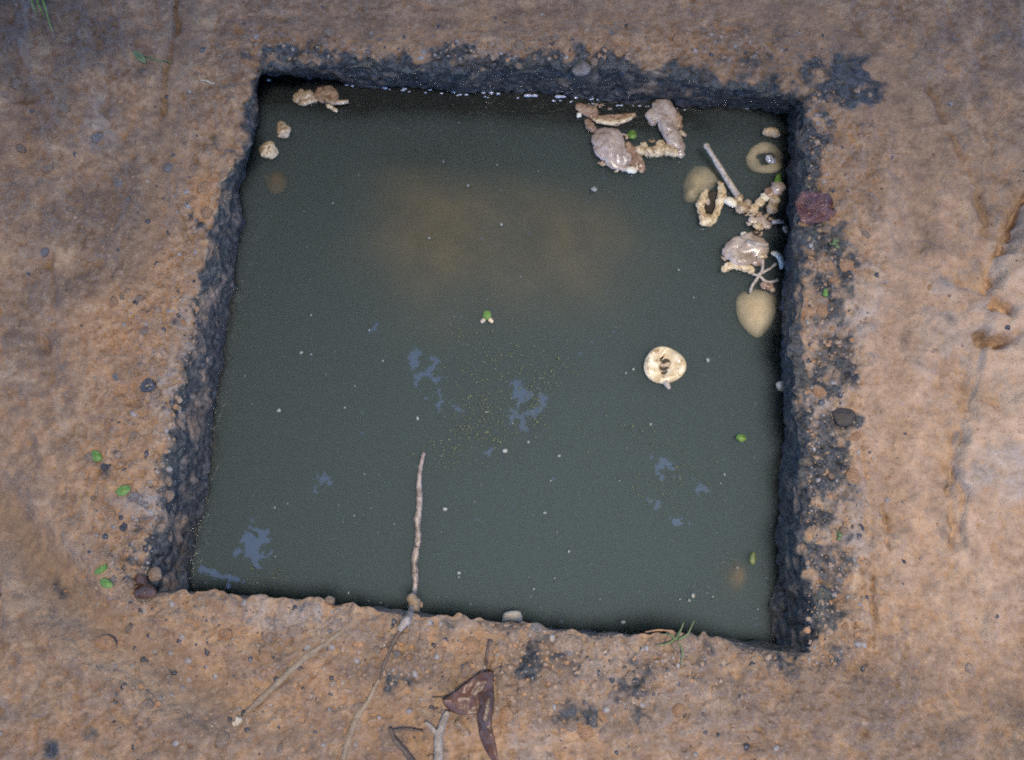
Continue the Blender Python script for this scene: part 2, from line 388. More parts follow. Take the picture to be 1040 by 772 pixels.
# distance from the rim (ground) / depth (wall), outward direction
rim_rep = np.tile(rimW, (NR, 1)); drim = np.where(isg, np.hypot(*(P[:, :2] - rim_rep).T), 0.0)
tang = np.roll(rimW, -3, 0) - np.roll(rimW, 3, 0); nrm = np.c_[-tang[:, 1], tang[:, 0]]; nrm /= np.linalg.norm(nrm, axis=1)[:, None]
nrm_rep = np.tile(nrm, (NR, 1))
X, Y = P[:, 0].copy(), P[:, 1].copy(); px, py = pix(np.c_[X, Y, np.zeros(len(X))])
inner = np.hypot(X, Y) < 3.2
G = np.c_[X, Y, P[:, 2]]
def EL(items, soft=0.45):
    """patches: (px, py, rx, ry, strength[, turn in degrees])"""
    o = np.zeros(len(px))
    for it in items:
        cx, cy, rx, ry, st = it[:5]; a = R(it[5]) if len(it) > 5 else 0
        dx, dy = px - cx, py - cy
        u = (dx * math.cos(a) + dy * math.sin(a)) / rx; v = (-dx * math.sin(a) + dy * math.cos(a)) / ry
        o = np.maximum(o, st * np.clip(1.0 - sstep(1 - soft, 1 + soft, np.hypot(u, v)), 0, 1))
    return o
def LINE(pts, width, fade=None):
    w = [tuple(at(*p)[:2]) for p in pts]; d, s, t = seg_dist(X, Y, w)
    return d, s, t
n1 = fbm(G, 0.16, 4, 1); n2 = fbm(G, 0.045, 4, 2); n3 = fbm(G, 0.013, 3, 3); n4 = vnoise(G, 0.005, 5); n5 = fbm(G, 0.025, 3, 9)
z = 0.015 * n1 + 0.0065 * n2 + 0.0046 * n3 + 0.0020 * n4
smooth = 0.5 * sstep(0.05, 0.17, drim + 0.05 * n2 + 0.03 * n1) * isg
near_s = sstep(610, 650, py); smooth = smooth * (1 - 0.55 * near_s)
z = z - smooth * (0.0024 * n3 + 0.0014 * n4)
drag = fbm(np.c_[(X + 0.25 * Y), 0.16 * Y, 0 * X], 0.035, 3, 81) * sstep(240, 150, px - 0.0 * py) + fbm(np.c_[(X - 0.12 * Y), 0.16 * Y, 0 * X], 0.04, 3, 82) * sstep(860, 920, px)
z = z + 0.0075 * drag * smooth / 0.5
clay = np.zeros(len(X))
wob = 0.006 * fbm(G, 0.05, 3, 31)
def smear(pts, w, depth, ridge=0.0, amt=1.0):
    """finger or trowel drag in the wet soil: a shallow smooth trough with a small berm on its sides"""
    global z, clay
    d, s, t = LINE(pts, w); d = np.abs(d + wob * 0.7); ends = np.clip(np.minimum(t, 1 - t) * 8, 0, 1)
    k = np.exp(-(d / w) ** 2) * ends
    z = z * (1 - 0.75 * k * amt) - depth * k + ridge * np.exp(-((d - 1.5 * w) / (0.45 * w)) ** 2) * ends
    clay = np.maximum(clay, amt * np.exp(-(d / (1.05 * w)) ** 4) * ends)
smear([(192, -30), (186, 40), (170, 100), (166, 170), (150, 235), (120, 300)], 0.020, 0.005, 0.003, 0.85)
smear([(-60, 470), (10, 540), (60, 590), (120, 645), (185, 690), (270, 725)], 0.030, 0.016, 0.008, 0.9)
smear([(700, -40), (830, 30), (890, 70), (930, 130), (965, 200)], 0.045, 0.006, 0.004, 0.75)
smear([(935, 130), (930, 220), (915, 330), (900, 450), (905, 560)], 0.026, 0.005, 0.003, 0.6)
smear([(300, 30), (430, 20), (560, 10), (700, 15)], 0.03, 0.004, 0.002, 0.6)
smear([(345, 640), (310, 668), (280, 692), (245, 728)], 0.007, 0.003, 0.0015, 0.6)
def groove(pts, w, depth, step=0.0, stepw=0.03, brk=1.0):
    """crack; with step, the soil on its left side (walking the points) stands higher"""
    global z
    d, s, t = LINE(pts, w); d2 = np.abs(d * s + wob * 2.0 + 0.004 * n5); ends = np.clip(np.minimum(t, 1 - t) * 10, 0, 1)
    z = z - depth * np.exp(-(d2 / w) ** 2) * ends * np.clip(0.5 + 0.4 * (1 - brk) + (0.4 + 1.6 * brk) * n5 + 0.8 * n3, 0.0, 1.25)
    if step:
        sd_ = d * s + wob * 2.0 + 0.004 * n5
        z = z + step * sstep(-w * 0.6, w * 0.9, sd_) * np.exp(-np.clip(sd_, 0, 9) / stepw) * ends
# raised crust along the right edge and its broken lip
groove([(975, 560), (972, 480), (990, 400), (1001, 348)], 0.004, 0.006, -0.012, 0.07)
groove([(1001, 348), (1022, 352), (1030, 340)], 0.006, 0.020, brk=0.2)
groove([(990, 336), (996, 350), (1010, 356), (1026, 350)], 0.0085, 0.030, -0.006, brk=0.1)
groove([(1003, 308), (1012, 316), (1024, 322)], 0.0085, 0.032, brk=0.1)
groove([(1003, 308), (1010, 285), (1022, 258), (1030, 230), (1060, 180)], 0.0065, 0.022, -0.020, 0.09, brk=0.3)
groove([(975, 400), (965, 450), (972, 520), (955, 610)], 0.005, 0.006)
groove([(882, 680), (886, 640), (888, 600), (893, 570), (900, 500)], 0.005, 0.012, 0.005, brk=1)
groove([(938, 70), (965, 140), (990, 195), (1012, 260)], 0.009, 0.007, -0.008, 0.05)
groove([(860, 0), (880, 40), (935, 60)], 0.006, 0.005)
groove([(835, 188), (880, 180), (906, 160)], 0.0025, 0.004)
groove([(182, -20), (176, 60), (160, 140)], 0.006, 0.007, 0.006, 0.04)
groove([(95, 30), (110, 80), (96, 150)], 0.008, 0.006)
groove([(60, 130), (70, 200), (40, 330), (60, 420)], 0.010, 0.006)
groove([(0, 100), (60, 90)], 0.009, 0.006)
groove([(360, 690), (375, 655), (395, 640)], 0.003, 0.003)
groove([(0, 588), (12, 600)], 0.004, 0.006)
groove([(490, 690), (494, 660), (496, 640)], 0.003, 0.005)
# broad lie of the soil: it rises to the left and right sides, the slab round the hole is a little sunk
z = z + 0.022 * EL([(0, 730, 170, 120, 1, 30)], 0.9) + 0.020 * sstep(60, -200, px) + 0.022 * sstep(930, 1150, px) + 0.012 * sstep(20, -140, py)
z = z + 0.006 * fbm(G, 0.08, 2, 61) * EL([(1010, 420, 130, 380, 1)], .5) + 0.018 * EL([(1075, 330, 60, 120, 1), (1060, 520, 90, 100, .7), (20, 40, 90, 60, .5), (60, 260, 50, 90, .5), (40, 680, 120, 60, .35)], 0.8)
z = np.where(inner, z, 0.02 * fbm(G, 3.0, 3, 8))
edge = np.exp(-drim / 0.010)
zr = -0.010 * edge * (0.6 + 0.9 * n5) + 0.5 * z * 0
gw = np.where(isg, 1.0, np.exp(P[:, 2] / 0.018))
ww = np.where(isg, np.exp(-drim / 0.022), 1.0)
P[:, 2] += gw * (z + zr)
hor = 0.014 * fbm(G, 0.07, 3, 21) + 0.0085 * fbm(G, 0.024, 3, 22) + 0.0035 * vnoise(G, 0.008, 23)
hor = hor * np.where(isg, 1, 0.75 + 0.25 * sstep(-0.06, 0, G[:, 2]))
nearside = np.zeros(NC); nearside[NS[0] + NS[1]:NS[0] + NS[1] + NS[2]] = 1; nearside = np.tile(nearside, NR)
hor = hor * np.where((nearside > 0) & ~isg, 0.6, 1.0)
P[:, :2] += nrm_rep * (hor * ww)[:, None]
# --- soil survey: where the black algae, grey and orange soil lie; dark and pale masks also paint light falloff
sid = np.tile(np.repeat([0, 1, 2, 3], NS), NR)
zw = G[:, 2]
st_far = np.exp(-drim / 0.024); st_e = np.where(sid == 0, st_far, np.where(sid == 1, 0.95 * np.exp(-drim / 0.034), np.where(sid == 2, 0.25 * np.exp(-drim / 0.008), 0.8 * np.exp(-drim / 0.011))))
stp = EL([(300, 56, 60, 14, .75), (455, 50, 34, 18, .6), (570, 78, 40, 18, .9), (640, 70, 50, 16, .6), (690, 88, 40, 14, .8), (770, 96, 50, 18, .9),
          (850, 80, 40, 26, .85), (868, 98, 26, 14, .9), (560, 66, 70, 12, .45), (740, 60, 60, 20, .35), (760, 32, 60, 18, .35),
          (838, 290, 34, 70, .7), (845, 250, 40, 30, .65), (845, 370, 34, 40, .68), (840, 480, 38, 70, .72), (862, 430, 18, 16, .8), (836, 590, 30, 60, .7),
          (815, 150, 22, 60, .5), (150, 560, 26, 34, .75), (172, 500, 16, 50, .6), (140, 600, 22, 24, .6), (215, 235, 20, 30, .4), (205, 150, 26, 30, .45), (200, 225, 16, 14, .5),
          (536, 676, 16, 30, .75, 25), (560, 660, 22, 18, .55), (610, 690, 70, 50, .42), (700, 665, 50, 34, .45), (408, 690, 22, 14, .5), (590, 740, 30, 40, .45), (800, 660, 40, 30, .5),
          (62, 602, 12, 9, .52), (36, 690, 10, 14, .4), (100, 745, 12, 14, .48), (62, 760, 12, 18, .48), (110, 470, 16, 16, .5), (92, 720, 20, 10, .3), (165, 735, 24, 16, .4), (960, 470, 10, 60, .2)], 0.7)
base = np.where(isg, np.maximum(st_e, stp), 1.0)
stain = sstep(0.34, 0.82, base + 0.62 * (0.55 * n3 + 0.75 * n5) - 0.0)
stain_wall = np.where(sid == 3, sstep(-0.30, 0.45, 0.16 + 0.9 * n5 + 0.6 * n3), np.where(sid == 2, 0.55, sstep(-0.45, 0.25, 0.28 + 1.1 * n5 + 0.6 * n3 + 0.25 * n2)))
stain = np.where(isg, stain, np.maximum(stain_wall, sstep(-0.055, -0.088, zw + 0.02 * n5)))
stain = stain * np.where(inner, 1, 0)
damp_shade = EL([(500, 705, 330, 70, .62), (620, 700, 140, 70, .8), (330, 745, 200, 40, .6), (860, 730, 180, 70, .65), (60, 590, 26, 90, .5, -48), (150, 665, 26, 90, .5, -55), (20, 180, 50, 60, .4), (450, 15, 200, 30, .5), (35, 95, 34, 18, .8, 25), (98, 222, 60, 34, .95, -25), (70, 290, 60, 22, .9, -30), (20, 20, 90, 40, .9), (110, 40, 60, 26, .8), (40, 350, 40, 36, .7), (120, 190, 40, 20, .7), (40, 130, 30, 20, .6), (500, 25, 330, 40, .45), (60, 40, 110, 60, .55), (760, 40, 180, 60, .45), (300, 80, 40, 30, .5), (250, 90, 30, 60, .35), (100, 250, 60, 60, .45, -30),
           (720, 690, 120, 70, .6), (870, 700, 120, 60, .45), (620, 720, 110, 60, .45), (900, 760, 200, 40, .5), (560, 680, 60, 40, .5), (40, 330, 80, 60, .25),
           (440, 745, 60, 40, .35), (200, 740, 60, 30, .35), (60, 620, 120, 30, .35, 25), (900, 150, 80, 100, .3), (40, 60, 60, 60, .3), (140, 30, 40, 40, .4), (980, 60, 90, 60, .35), (160, 140, 60, 40, .25)], 0.8)
damp_shade = np.clip(1.2 * damp_shade + 0.8 * n2 + 0.5 * n5 + 0.35 * n3 - 0.12, 0, 0.95)  # wet soil, plus light falloff painted in as darker soil
damp_shade = np.where(isg, damp_shade, np.clip(0.75 + 0.5 * n3, 0, 0.95))
dry_lit = EL([(1050, 330, 70, 110, 1.0), (1040, 480, 90, 90, .9), (960, 300, 80, 120, .55), (930, 420, 70, 120, .55), (990, 560, 80, 60, .6), (1000, 640, 60, 50, .5),
          (950, 230, 60, 60, .4), (30, 560, 60, 40, .4), (90, 150, 50, 30, .25)], 0.8)
dry_lit = np.clip(dry_lit + 0.35 * n2 - 0.05, 0, 1) * (EL([(1000, 420, 200, 330, 1)], 0.4) + 0.25 * (n1 > 0.1))  # paler right side paints in the brighter light falling there
grey = EL([(600, 690, 110, 60, .55), (690, 700, 70, 50, .5), (530, 740, 60, 40, .4), (175, 420, 18, 80, .6, -14), (190, 330, 14, 40, .5), (150, 510, 26, 12, .8), (365, 92, 60, 16, .3), (580, 70, 40, 12, .4), (500, 55, 40, 12, .4), (850, 320, 40, 60, .5),
           (835, 400, 30, 60, .55), (850, 520, 36, 60, .5), (590, 640, 60, 16, .6), (540, 655, 60, 20, .4), (600, 690, 50, 40, .5), (290, 628, 60, 14, .5), (450, 640, 60, 14, .4), (360, 645, 40, 10, .5), (670, 690, 40, 50, .4), (85, 60, 10, 30, .4),(100,125,18,30,.5,20),
           (960, 340, 40, 60, .35), (1010, 480, 40, 30, .5, 40)], 0.7)
grey = np.clip(grey + 0.45 * n5 + 0.3 * n3 - 0.12, 0, 0.85) * (grey > 0.02)
grey = np.where(isg, grey, np.clip(0.35 + 0.6 * n5, 0.1, 0.6))
orange = EL([(210, 190, 16, 16, .95), (207, 215, 14, 14, 1.), (120, 100, 40, 20, .4), (90, 270, 70, 60, .35), (120, 330, 60, 50, .6), (160, 290, 50, 50, .5), (110, 490, 50, 60, .4), (140, 400, 50, 60, .35),
             (500, 736, 36, 30, .9), (590, 735, 24, 24, .9), (480, 660, 30, 20, .6), (300, 700, 60, 40, .6), (400, 745, 40, 30, .6), (110, 650, 40, 20, .5), (220, 660, 60, 30, .35), (90, 745, 80, 16, .4), (700, 45, 60, 16, .5),
             (610, 45, 40, 14, .5), (430, 30, 60, 20, .4), (850, 145, 40, 40, .35), (880, 190, 30, 20, .4), (860, 270, 18, 12, .5), (0, 240, 50, 120, .45), (20, 150, 40, 40, .4), (905, 110, 50, 40, .3), (240, 120, 20, 30, .3)], 0.7)
orange = np.clip(orange * (0.8 + 0.7 * n5 + 0.5 * n3) + 0.25 * (n2 - 0.25), 0, 0.9)
orange = np.where(isg, orange, 0.0)
clay = np.clip(clay * (0.85 + 0.4 * n5), 0, 1) * (1 - 0.8 * stain) * inner
faces = []
idx = np.arange(NR * NC).reshape(NR, NC)
a = idx[:-1]; b = np.roll(idx, -1, 1)[:-1]; c = np.roll(idx, -1, 1)[1:]; d = idx[1:]
Q = np.stack([a, d, c, b], -1)
def ring_part(name, r0, r1):
    q = Q[r0:r1].reshape(-1, 4); base_i = r0 * NC; nv = (r1 - r0 + 1) * NC
    me = bpy.data.meshes.new(name); me.vertices.add(nv); me.vertices.foreach_set("co", P[base_i:base_i + nv].ravel())
    me.loops.add(q.size); me.loops.foreach_set("vertex_index", (q - base_i).ravel().astype(np.int32))
    me.polygons.add(len(q)); me.polygons.foreach_set("loop_start", np.arange(0, q.size, 4, dtype=np.int32))
    me.polygons.foreach_set("use_smooth", np.ones(len(q), bool))
    for k, arr in (("stain", stain), ("damp_shade", damp_shade), ("dry_lit", dry_lit), ("clay", clay), ("grey", grey), ("orange", orange), ("smooth", np.clip(np.maximum(smooth, 0.9 * clay), 0, 1))):
        at_ = me.attributes.new(k, 'FLOAT', 'POINT'); at_.data.foreach_set("value", np.ascontiguousarray(arr[base_i:base_i + nv], dtype=np.float32))
    me.update(calc_edges=True); me.validate(); me.materials.append(M['soil'])
    o = bpy.data.objects.new(name, me); COL.objects.link(o); o['kind'] = 'structure'; return o
pit_wall = ring_part("pit_wall", 0, n_wall)
ground = ring_part("ground", n_wall, NR - 1)
# heights for setting things down
vis = isg & (np.abs(X) < 0.95) & (Y > -0.6) & (Y < 1.0)
vi = np.nonzero(vis)[0]
kd = kdtree.KDTree(len(vi))
for k, i in enumerate(vi): kd.insert((P[i, 0], P[i, 1], 0), k)
kd.balance()
def gz(x, y):
    _, k, _ = kd.find((x, y, 0)); return P[vi[k], 2]
def ground_at(p, q):
    w = at(p, q); zz = gz(w[0], w[1]); w = at(p, q, zz); return np.array([w[0], w[1], gz(w[0], w[1])])

# ------------------------------------------------------------------ water, floor, sludge
wl_ = watW[::12]; cen = wl_.mean(0); wl_ = cen + (wl_ - cen) * 1.14
nW = len(wl_)
wv = [(*p, -DEPTH) for p in wl_] + [(*p, -0.452) for p in wl_]
wf = [tuple(range(nW))[::-1], tuple(range(nW, 2 * nW))] + [(k, (k + 1) % nW, nW + (k + 1) % nW, nW + k) for k in range(nW)]
water = mesh_obj("water", wv, wf, M['water'], smooth=False); water['kind'] = 'structure'
bm = bmesh.new(); bm.from_mesh(water.data); bmesh.ops.recalc_face_normals(bm, faces=bm.faces); bm.to_mesh(water.data); bm.free()
# sludge floor under the water with brown mounds; black rises paint the walls' shade
gx, gy = np.meshgrid(np.linspace(-0.62, 0.62, 120), np.linspace(-0.36, 0.80, 120)); gp = np.c_[gx.ravel(), gy.ravel(), 0 * gx.ravel()]
spx, spy = pix(np.c_[gp[:, :2], np.full(len(gp), -0.14)])
def bump2(cx, cy, rx, ry, p=1.0): return np.exp(-(((spx - cx) / rx) ** 2 + ((spy - cy) / ry) ** 2) ** p)
mound = np.clip(0.95 * bump2(515, 222, 190, 145, 1.1) + 0.35 * bump2(420, 210, 60, 100, 1) + 0.35 * bump2(600, 260, 70, 70, 1) - 0.15 * bump2(525, 175, 70, 60, 1), 0, 2) + 0.30 * fbm(gp, 0.13, 4, 46)
mound = np.clip(mound, 0, 2)
fz = -0.44 + 0.3315 * (1 - np.exp(-3.9 * mound)) * (1 + 0.012 * np.minimum(0, fbm(gp, 0.10, 3, 45) - .1))
fz = np.maximum(fz, -0.44 + 0.334 * bump2(745, 585, 44, 62, 1.1)) + 0.0015 * fbm(gp, 0.08, 3, 44)
fz = np.minimum(fz, -DEPTH - 0.002)
far_shade = np.exp(-(np.clip(spy - (90 + (spx - 266) * .06), 0, 999) / 58) ** 2) * (spy < 420)
side_shade = np.maximum(np.exp(-(np.clip(800 - spx, 0, 999) / 60) ** 2), 0.7 * np.exp(-(np.clip(spx - 245, 0, 999) / 40) ** 2)) * sstep(300, 200, spy)
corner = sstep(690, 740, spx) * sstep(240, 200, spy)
fz = np.maximum(fz, -0.44 + (0.3385 - 0.012 * corner) * sstep(0.10, 0.85, far_shade + 0.15 * fbm(gp, 0.06, 2, 71)))
fz = np.maximum(fz, -0.44 + 0.3265 * sstep(0.1, 0.8, side_shade))
black = sstep(0.04, 0.30, np.maximum(far_shade, side_shade))  # near-black where the far and side walls would shade the water
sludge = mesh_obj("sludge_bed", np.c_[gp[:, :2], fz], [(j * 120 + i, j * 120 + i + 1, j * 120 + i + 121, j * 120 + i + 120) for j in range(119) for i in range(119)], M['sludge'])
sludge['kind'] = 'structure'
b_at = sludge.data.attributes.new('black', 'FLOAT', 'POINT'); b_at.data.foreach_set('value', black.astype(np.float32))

# ------------------------------------------------------------------ stones in the soil: large ones are pieces of the ground, gravel is stuff
def stone_mesh(seed, sub, material):
    bm = bmesh.new(); bmesh.ops.create_icosphere(bm, subdivisions=sub, radius=1.0)
    v = np.array([q.co[:] for q in bm.verts]); dd = 1 + 0.38 * fbm(v + seed * 5.1, 1.1, 2, seed) + 0.10 * vnoise(v + seed, 0.4, seed)
    for q, k in zip(bm.verts, dd): q.co *= k
    me = bpy.data.meshes.new("stone"); bm.to_mesh(me); bm.free(); me.materials.append(M[material])
    me.polygons.foreach_set("use_smooth", [True] * len(me.polygons)); return me
big_stones = [(207, 190, 10, 'orange'), (208, 213, 9, 'orange'), (497, 738, 13, 'orange'), (513, 728, 10, 'orange'), (575, 655, 13, 'tan'), (592, 742, 10, 'orange'), (580, 736, 7, 'tan'), (478, 655, 9, 'orange'), (612, 728, 8, 'orange'),
              (145, 510, 9, 'grey'), (133, 507, 8, 'grey'), (455, 668, 9, 'tan'), (300, 640, 8, 'tan'), (228, 645, 8, 'orange'), (560, 690, 8, 'tan'), (690, 722, 7, 'orange'), (694, 655, 10, 'tan'), (545, 640, 8, 'grey'),
              (840, 232, 6, 'tan'), (818, 228, 7, 'orange'), (862, 268, 9, 'orange'), (846, 283, 7, 'orange'), (860, 352, 5, 'grey'), (850, 380, 7, 'tan'), (868, 445, 7, 'orange'), (108, 474, 6, 'dark'),
              (590, 68, 9, 'grey'), (604, 62, 7, 'tan'), (528, 45, 7, 'tan'), (630, 52, 9, 'orange'), (690, 40, 9, 'orange'), (125, 535, 6, 'dark'), (100, 140, 8, 'grey'), (77, 157, 4, 'grey'), (105, 655, 11, 'orange'), (170, 690, 7, 'tan'),
              (360, 720, 8, 'tan'), (390, 665, 8, 'orange'), (270, 668, 7, 'orange'), (335, 610, 7, 'tan'), (640, 690, 6, 'tan'), (655, 735, 8, 'tan'), (70, 40, 5, 'tan'), (430, 655, 9, 'tan')]
for k in range(70):
    p, q = random.choice([(random.uniform(130, 760), random.uniform(620, 765)), (random.uniform(90, 175), random.uniform(300, 600)), (random.uniform(830, 890), random.uniform(130, 640)), (random.uniform(270, 800), random.uniform(30, 70)), (random.uniform(10, 180), random.uniform(80, 300))])
    big_stones.append((p, q, random.uniform(4, 8), random.choice(['tan', 'tan', 'orange', 'grey'])))
protos = {k: [stone_mesh(11 * i + len(k), 2, 'stone_' + k) for i in range(4)] for k in ('tan', 'orange', 'grey', 'dark')}
for i, (p, q, r, k) in enumerate(big_stones):
    o = bpy.data.objects.new("stone", protos[k][i % 4]); COL.objects.link(o); o.parent = ground
    w = ground_at(p, q); r *= 1.2e-3
    o.location = (w[0], w[1], w[2] - r * 0.22); o.scale = (r * random.uniform(.85, 1.15), r * random.uniform(.75, 1.0), r * random.uniform(.45, .65)); o.rotation_euler = (random.uniform(-.3, .3), random.uniform(-.3, .3), random.uniform(0, 6.3))
def gravel(name, mats, n, where, rmin, rmax, embed=0.35):
    bm = bmesh.new(); bmesh.ops.create_icosphere(bm, subdivisions=1, radius=1.0); base_v = np.array([v.co[:] for v in bm.verts]); base_f = np.array([[v.index for v in f.verts] for f in bm.faces]); bm.free()
    V = []; Fc = []; mi = []; c = 0
    while c < n:
        p, q, dens = where()
        if random.random() > dens: continue
        w = ground_at(p, q); r = rmin * (rmax / rmin) ** (random.random() ** 2.2)
        v = base_v * (1 + 0.28 * rng.uniform(-1, 1, (len(base_v), 1))) * np.array([random.uniform(.8, 1.2), random.uniform(.8, 1.2), random.uniform(.5, .85)]) * r
        a_ = random.uniform(0, 6.3); ca, sa = math.cos(a_), math.sin(a_); v = np.c_[v[:, 0] * ca - v[:, 1] * sa, v[:, 0] * sa + v[:, 1] * ca, v[:, 2]]
        Fc.append(base_f + len(V) * len(base_v)); V.append(v + w - [0, 0, r * embed]); mi += [random.choice(range(len(mats)))] * len(base_f); c += 1
    o = mesh_obj(name, np.vstack(V), [tuple(f) for f in np.vstack(Fc).tolist()], M[mats[0]])
    for m_ in mats[1:]: o.data.materials.append(M[m_])
    o.data.polygons.foreach_set("material_index", mi); o['kind'] = 'stuff'; return o
def slab_spot():
    k = random.random()
    if k < 0.40: p, q = random.uniform(110, 790), random.gauss(660, 55)
    elif k < 0.60: q = random.uniform(80, 620); p = 262 - (q - 68) * 0.215 - abs(random.gauss(0, 42)) - 2
    elif k < 0.78: q = random.uniform(90, 680); p = 818 + abs(random.gauss(0, 36)) + 2
    elif k < 0.9: p, q = random.uniform(240, 850), 66 - abs(random.gauss(0, 22)) + (p_off(p) if False else 0)
    else: p, q = random.uniform(-30, 1070), random.uniform(-30, 800)
    if 200 < p < 815 and 60 < q < 605: return p, q, 0
    inside = (p > 262 - (q - 68) * 0.215 - 2) and p < 818 and q > 62 + (p - 262) * 0.055 and q < 604 + (p - 150) * 0.088
    return p, q, 0 if inside else 1
gravel("gravel", ['pebble_tan', 'pebble_tan', 'pebble_orange', 'pebble_tan', 'pebble_grey', 'pebble_dark'], 5200, slab_spot, 0.0011, 0.0052)

# ------------------------------------------------------------------ debris floating in the far left corner
g = Geo().pulp([(303, 97, 8), (311, 98, 9), (318, 97, 7)], seed=1)
tag(g.build("brown_clump", 'tan_pulp'), "small tan rotten clump floating left of the twig clump in the far left corner", "debris")
t = thing("twig_clump", "mauve brown clump with a short pale twig sticking out, by the far waterline", "debris", at(331, 101, -DEPTH))
Geo().pulp([(322, 98, 7), (330, 97, 10), (337, 101, 8)], seed=2).build("pulp", 'brown_pulp', t)
Geo().tube(at([330, 338, 346, 354], [101, 104, 104, 103], np.array([-.089, -.088, -.087, -.086])), [.0042, .004, .0034, .0028], rough=.2).build("twig", 'tan_pulp', t)
Geo().path_lump([(332, 106, 3), (338, 110, 2.4), (342, 113, 1.5)], lift=.6).build("tip", 'pale_husk', t)
t = thing("pale_husk", "round cream husk with a rusty middle floating by the left wall", "debris", at(272, 152, -DEPTH))
Geo().path_lump([(267, 151, 8), (274, 153, 10), (280, 154, 6)], flat=.6, rough=.3, seed=5).build("shell", 'pale_husk', t)
Geo().path_lump([(270, 150, 3.4), (275, 151, 3)], lift=2.1, flat=.4, rough=.2).build("core", 'pebble_orange', t)
tag(Geo().path_lump([(285, 125, 3), (288, 133, 8), (291, 138, 6)], flat=.6, rough=.35, seed=6).build("pale_flake", 'tan_pulp'), "small grey tan wedge floating just above the round cream husk", "debris")
tag(Geo().sheet([(268, 178), (280, 172), (292, 180), (288, 194), (275, 196)], -DEPTH - 0.017, dome=.006, wave=.004).build("sunken_flake", 'sludge'), "dim yellow brown flake sunk in the water below the round cream husk", "debris")

# ------------------------------------------------------------------ clump in the middle of the far side
t = thing("curled_bark", "tan curled strip of bark with a pale tip floating under the far waterline", "bark", at(612, 115, -DEPTH))
Geo().pulp([(588, 106, 5), (598, 112, 7), (608, 119, 6.5), (622, 121, 6), (634, 119, 5), (644, 117, 3)], seed=11).build("strip", 'brown_pulp', t)
Geo().path_lump([(603, 121, 2.5), (614, 124, 3.2), (628, 124, 3), (642, 119, 2.6)], flat=.7, rough=.3, lift=1.2).build("pale_edge", 'pale_husk', t)
Geo().path_lump([(587, 118, 3), (589, 116, 2.6)], lift=1).build("white_bead", 'cream', t)
Geo().path_lump([(596, 123, 4.5), (600, 129, 4.5), (603, 133, 3)], rough=.4).build("knob", 'brown_pulp', t)
t = thing("pulp_mass", "largest mauve grey wet lump, lying below the curled bark strip", "debris", at(625, 152, -DEPTH))
Geo().pulp([(610, 137, 9), (620, 146, 17, 1), (630, 157, 14, 1), (633, 168, 7)], seed=12).build("pulp", 'mauve_pulp', t)
Geo().pulp([(640, 148, 6), (643, 158, 8), (647, 168, 8), (651, 173, 5)], seed=13).build("lobe", 'brown_pulp', t)
Geo().path_lump([(637, 172, 4), (645, 173, 4)], lift=.9, rough=.2).build("pale_tip", 'cream', t)
t = thing("pale_crumb_chain", "cream crumbly chain bridging the two large mauve lumps", "debris", at(665, 154, -DEPTH))
for p, q, r in ((650, 152, 6), (654, 147, 4), (660, 154, 6), (668, 153, 7), (676, 152, 7), (684, 154, 6), (671, 146, 5)):
    Geo().path_lump([(p - 1, q, r), (p + 1, q + 1, r)], n=14, sides=12, rough=.45, seed=p, rscale=.8, flat=.8).build("crumb", 'pale_husk', t)
t = thing("curved_pulp_lump", "long curved mauve wet lump at the far waterline, right of the curled bark", "debris", at(676, 132, -DEPTH))
Geo().pulp([(660, 110, 8), (669, 116, 12, 1), (678, 128, 13, 2), (685, 144, 11, 1), (688, 156, 7)], seed=15).build("pulp", 'mauve_pulp', t)
Geo().path_lump([(684, 114, 6), (688, 122, 5), (689, 130, 4)], flat=.7, rough=.4, seed=16).build("lobe", 'brown_pulp', t)
Geo().tube(at([690, 697], [134, 138], np.array([-.093, -.092])), [.004, .0025], rough=.3).build("stub", 'tan_pulp', t)
Geo().path_lump([(664, 126, 5), (662, 118, 5)], rough=.3).build("lobe", 'mauve_pulp', t)
tag(Geo().sheet([(637, 136), (641, 132), (646, 134), (646, 140), (640, 141)], -DEPTH + .003, dome=.002).build("green_leaf_bit", 'green_leaf'), "tiny bright green leaf bit between the two large mauve lumps", "leaf")

def shreds(t, cx, cy, rx, ry, n, mats=('tan_pulp', 'brown_pulp', 'mauve_pulp')):
    """small ragged shreds hanging off a clump"""
    for k in range(n):
        a_ = random.uniform(0, 6.3); p, q = cx + rx * math.cos(a_), cy + ry * math.sin(a_); b_ = a_ + random.uniform(-.9, .9); L = random.uniform(3, 7)
        Geo().path_lump([(p, q, random.uniform(1.6, 3)), (p + L * .6 * math.cos(b_), q + L * .6 * math.sin(b_), random.uniform(1.2, 2.2)), (p + L * math.cos(b_ + .5), q + L * math.sin(b_ + .5), .9)], n=12, sides=8, rough=.5, seed=k + int(cx), lift=.5).build("shred", random.choice(mats), t)
for o_, a_ in ((bpy.data.objects["pulp_mass"], (626, 154, 17, 16, 9)), (bpy.data.objects["curved_pulp_lump"], (677, 132, 14, 20, 8)), (bpy.data.objects["curled_bark"], (606, 116, 16, 7, 6)), (bpy.data.objects["twig_clump"], (329, 99, 9, 7, 4))):
    shreds(o_, *a_)
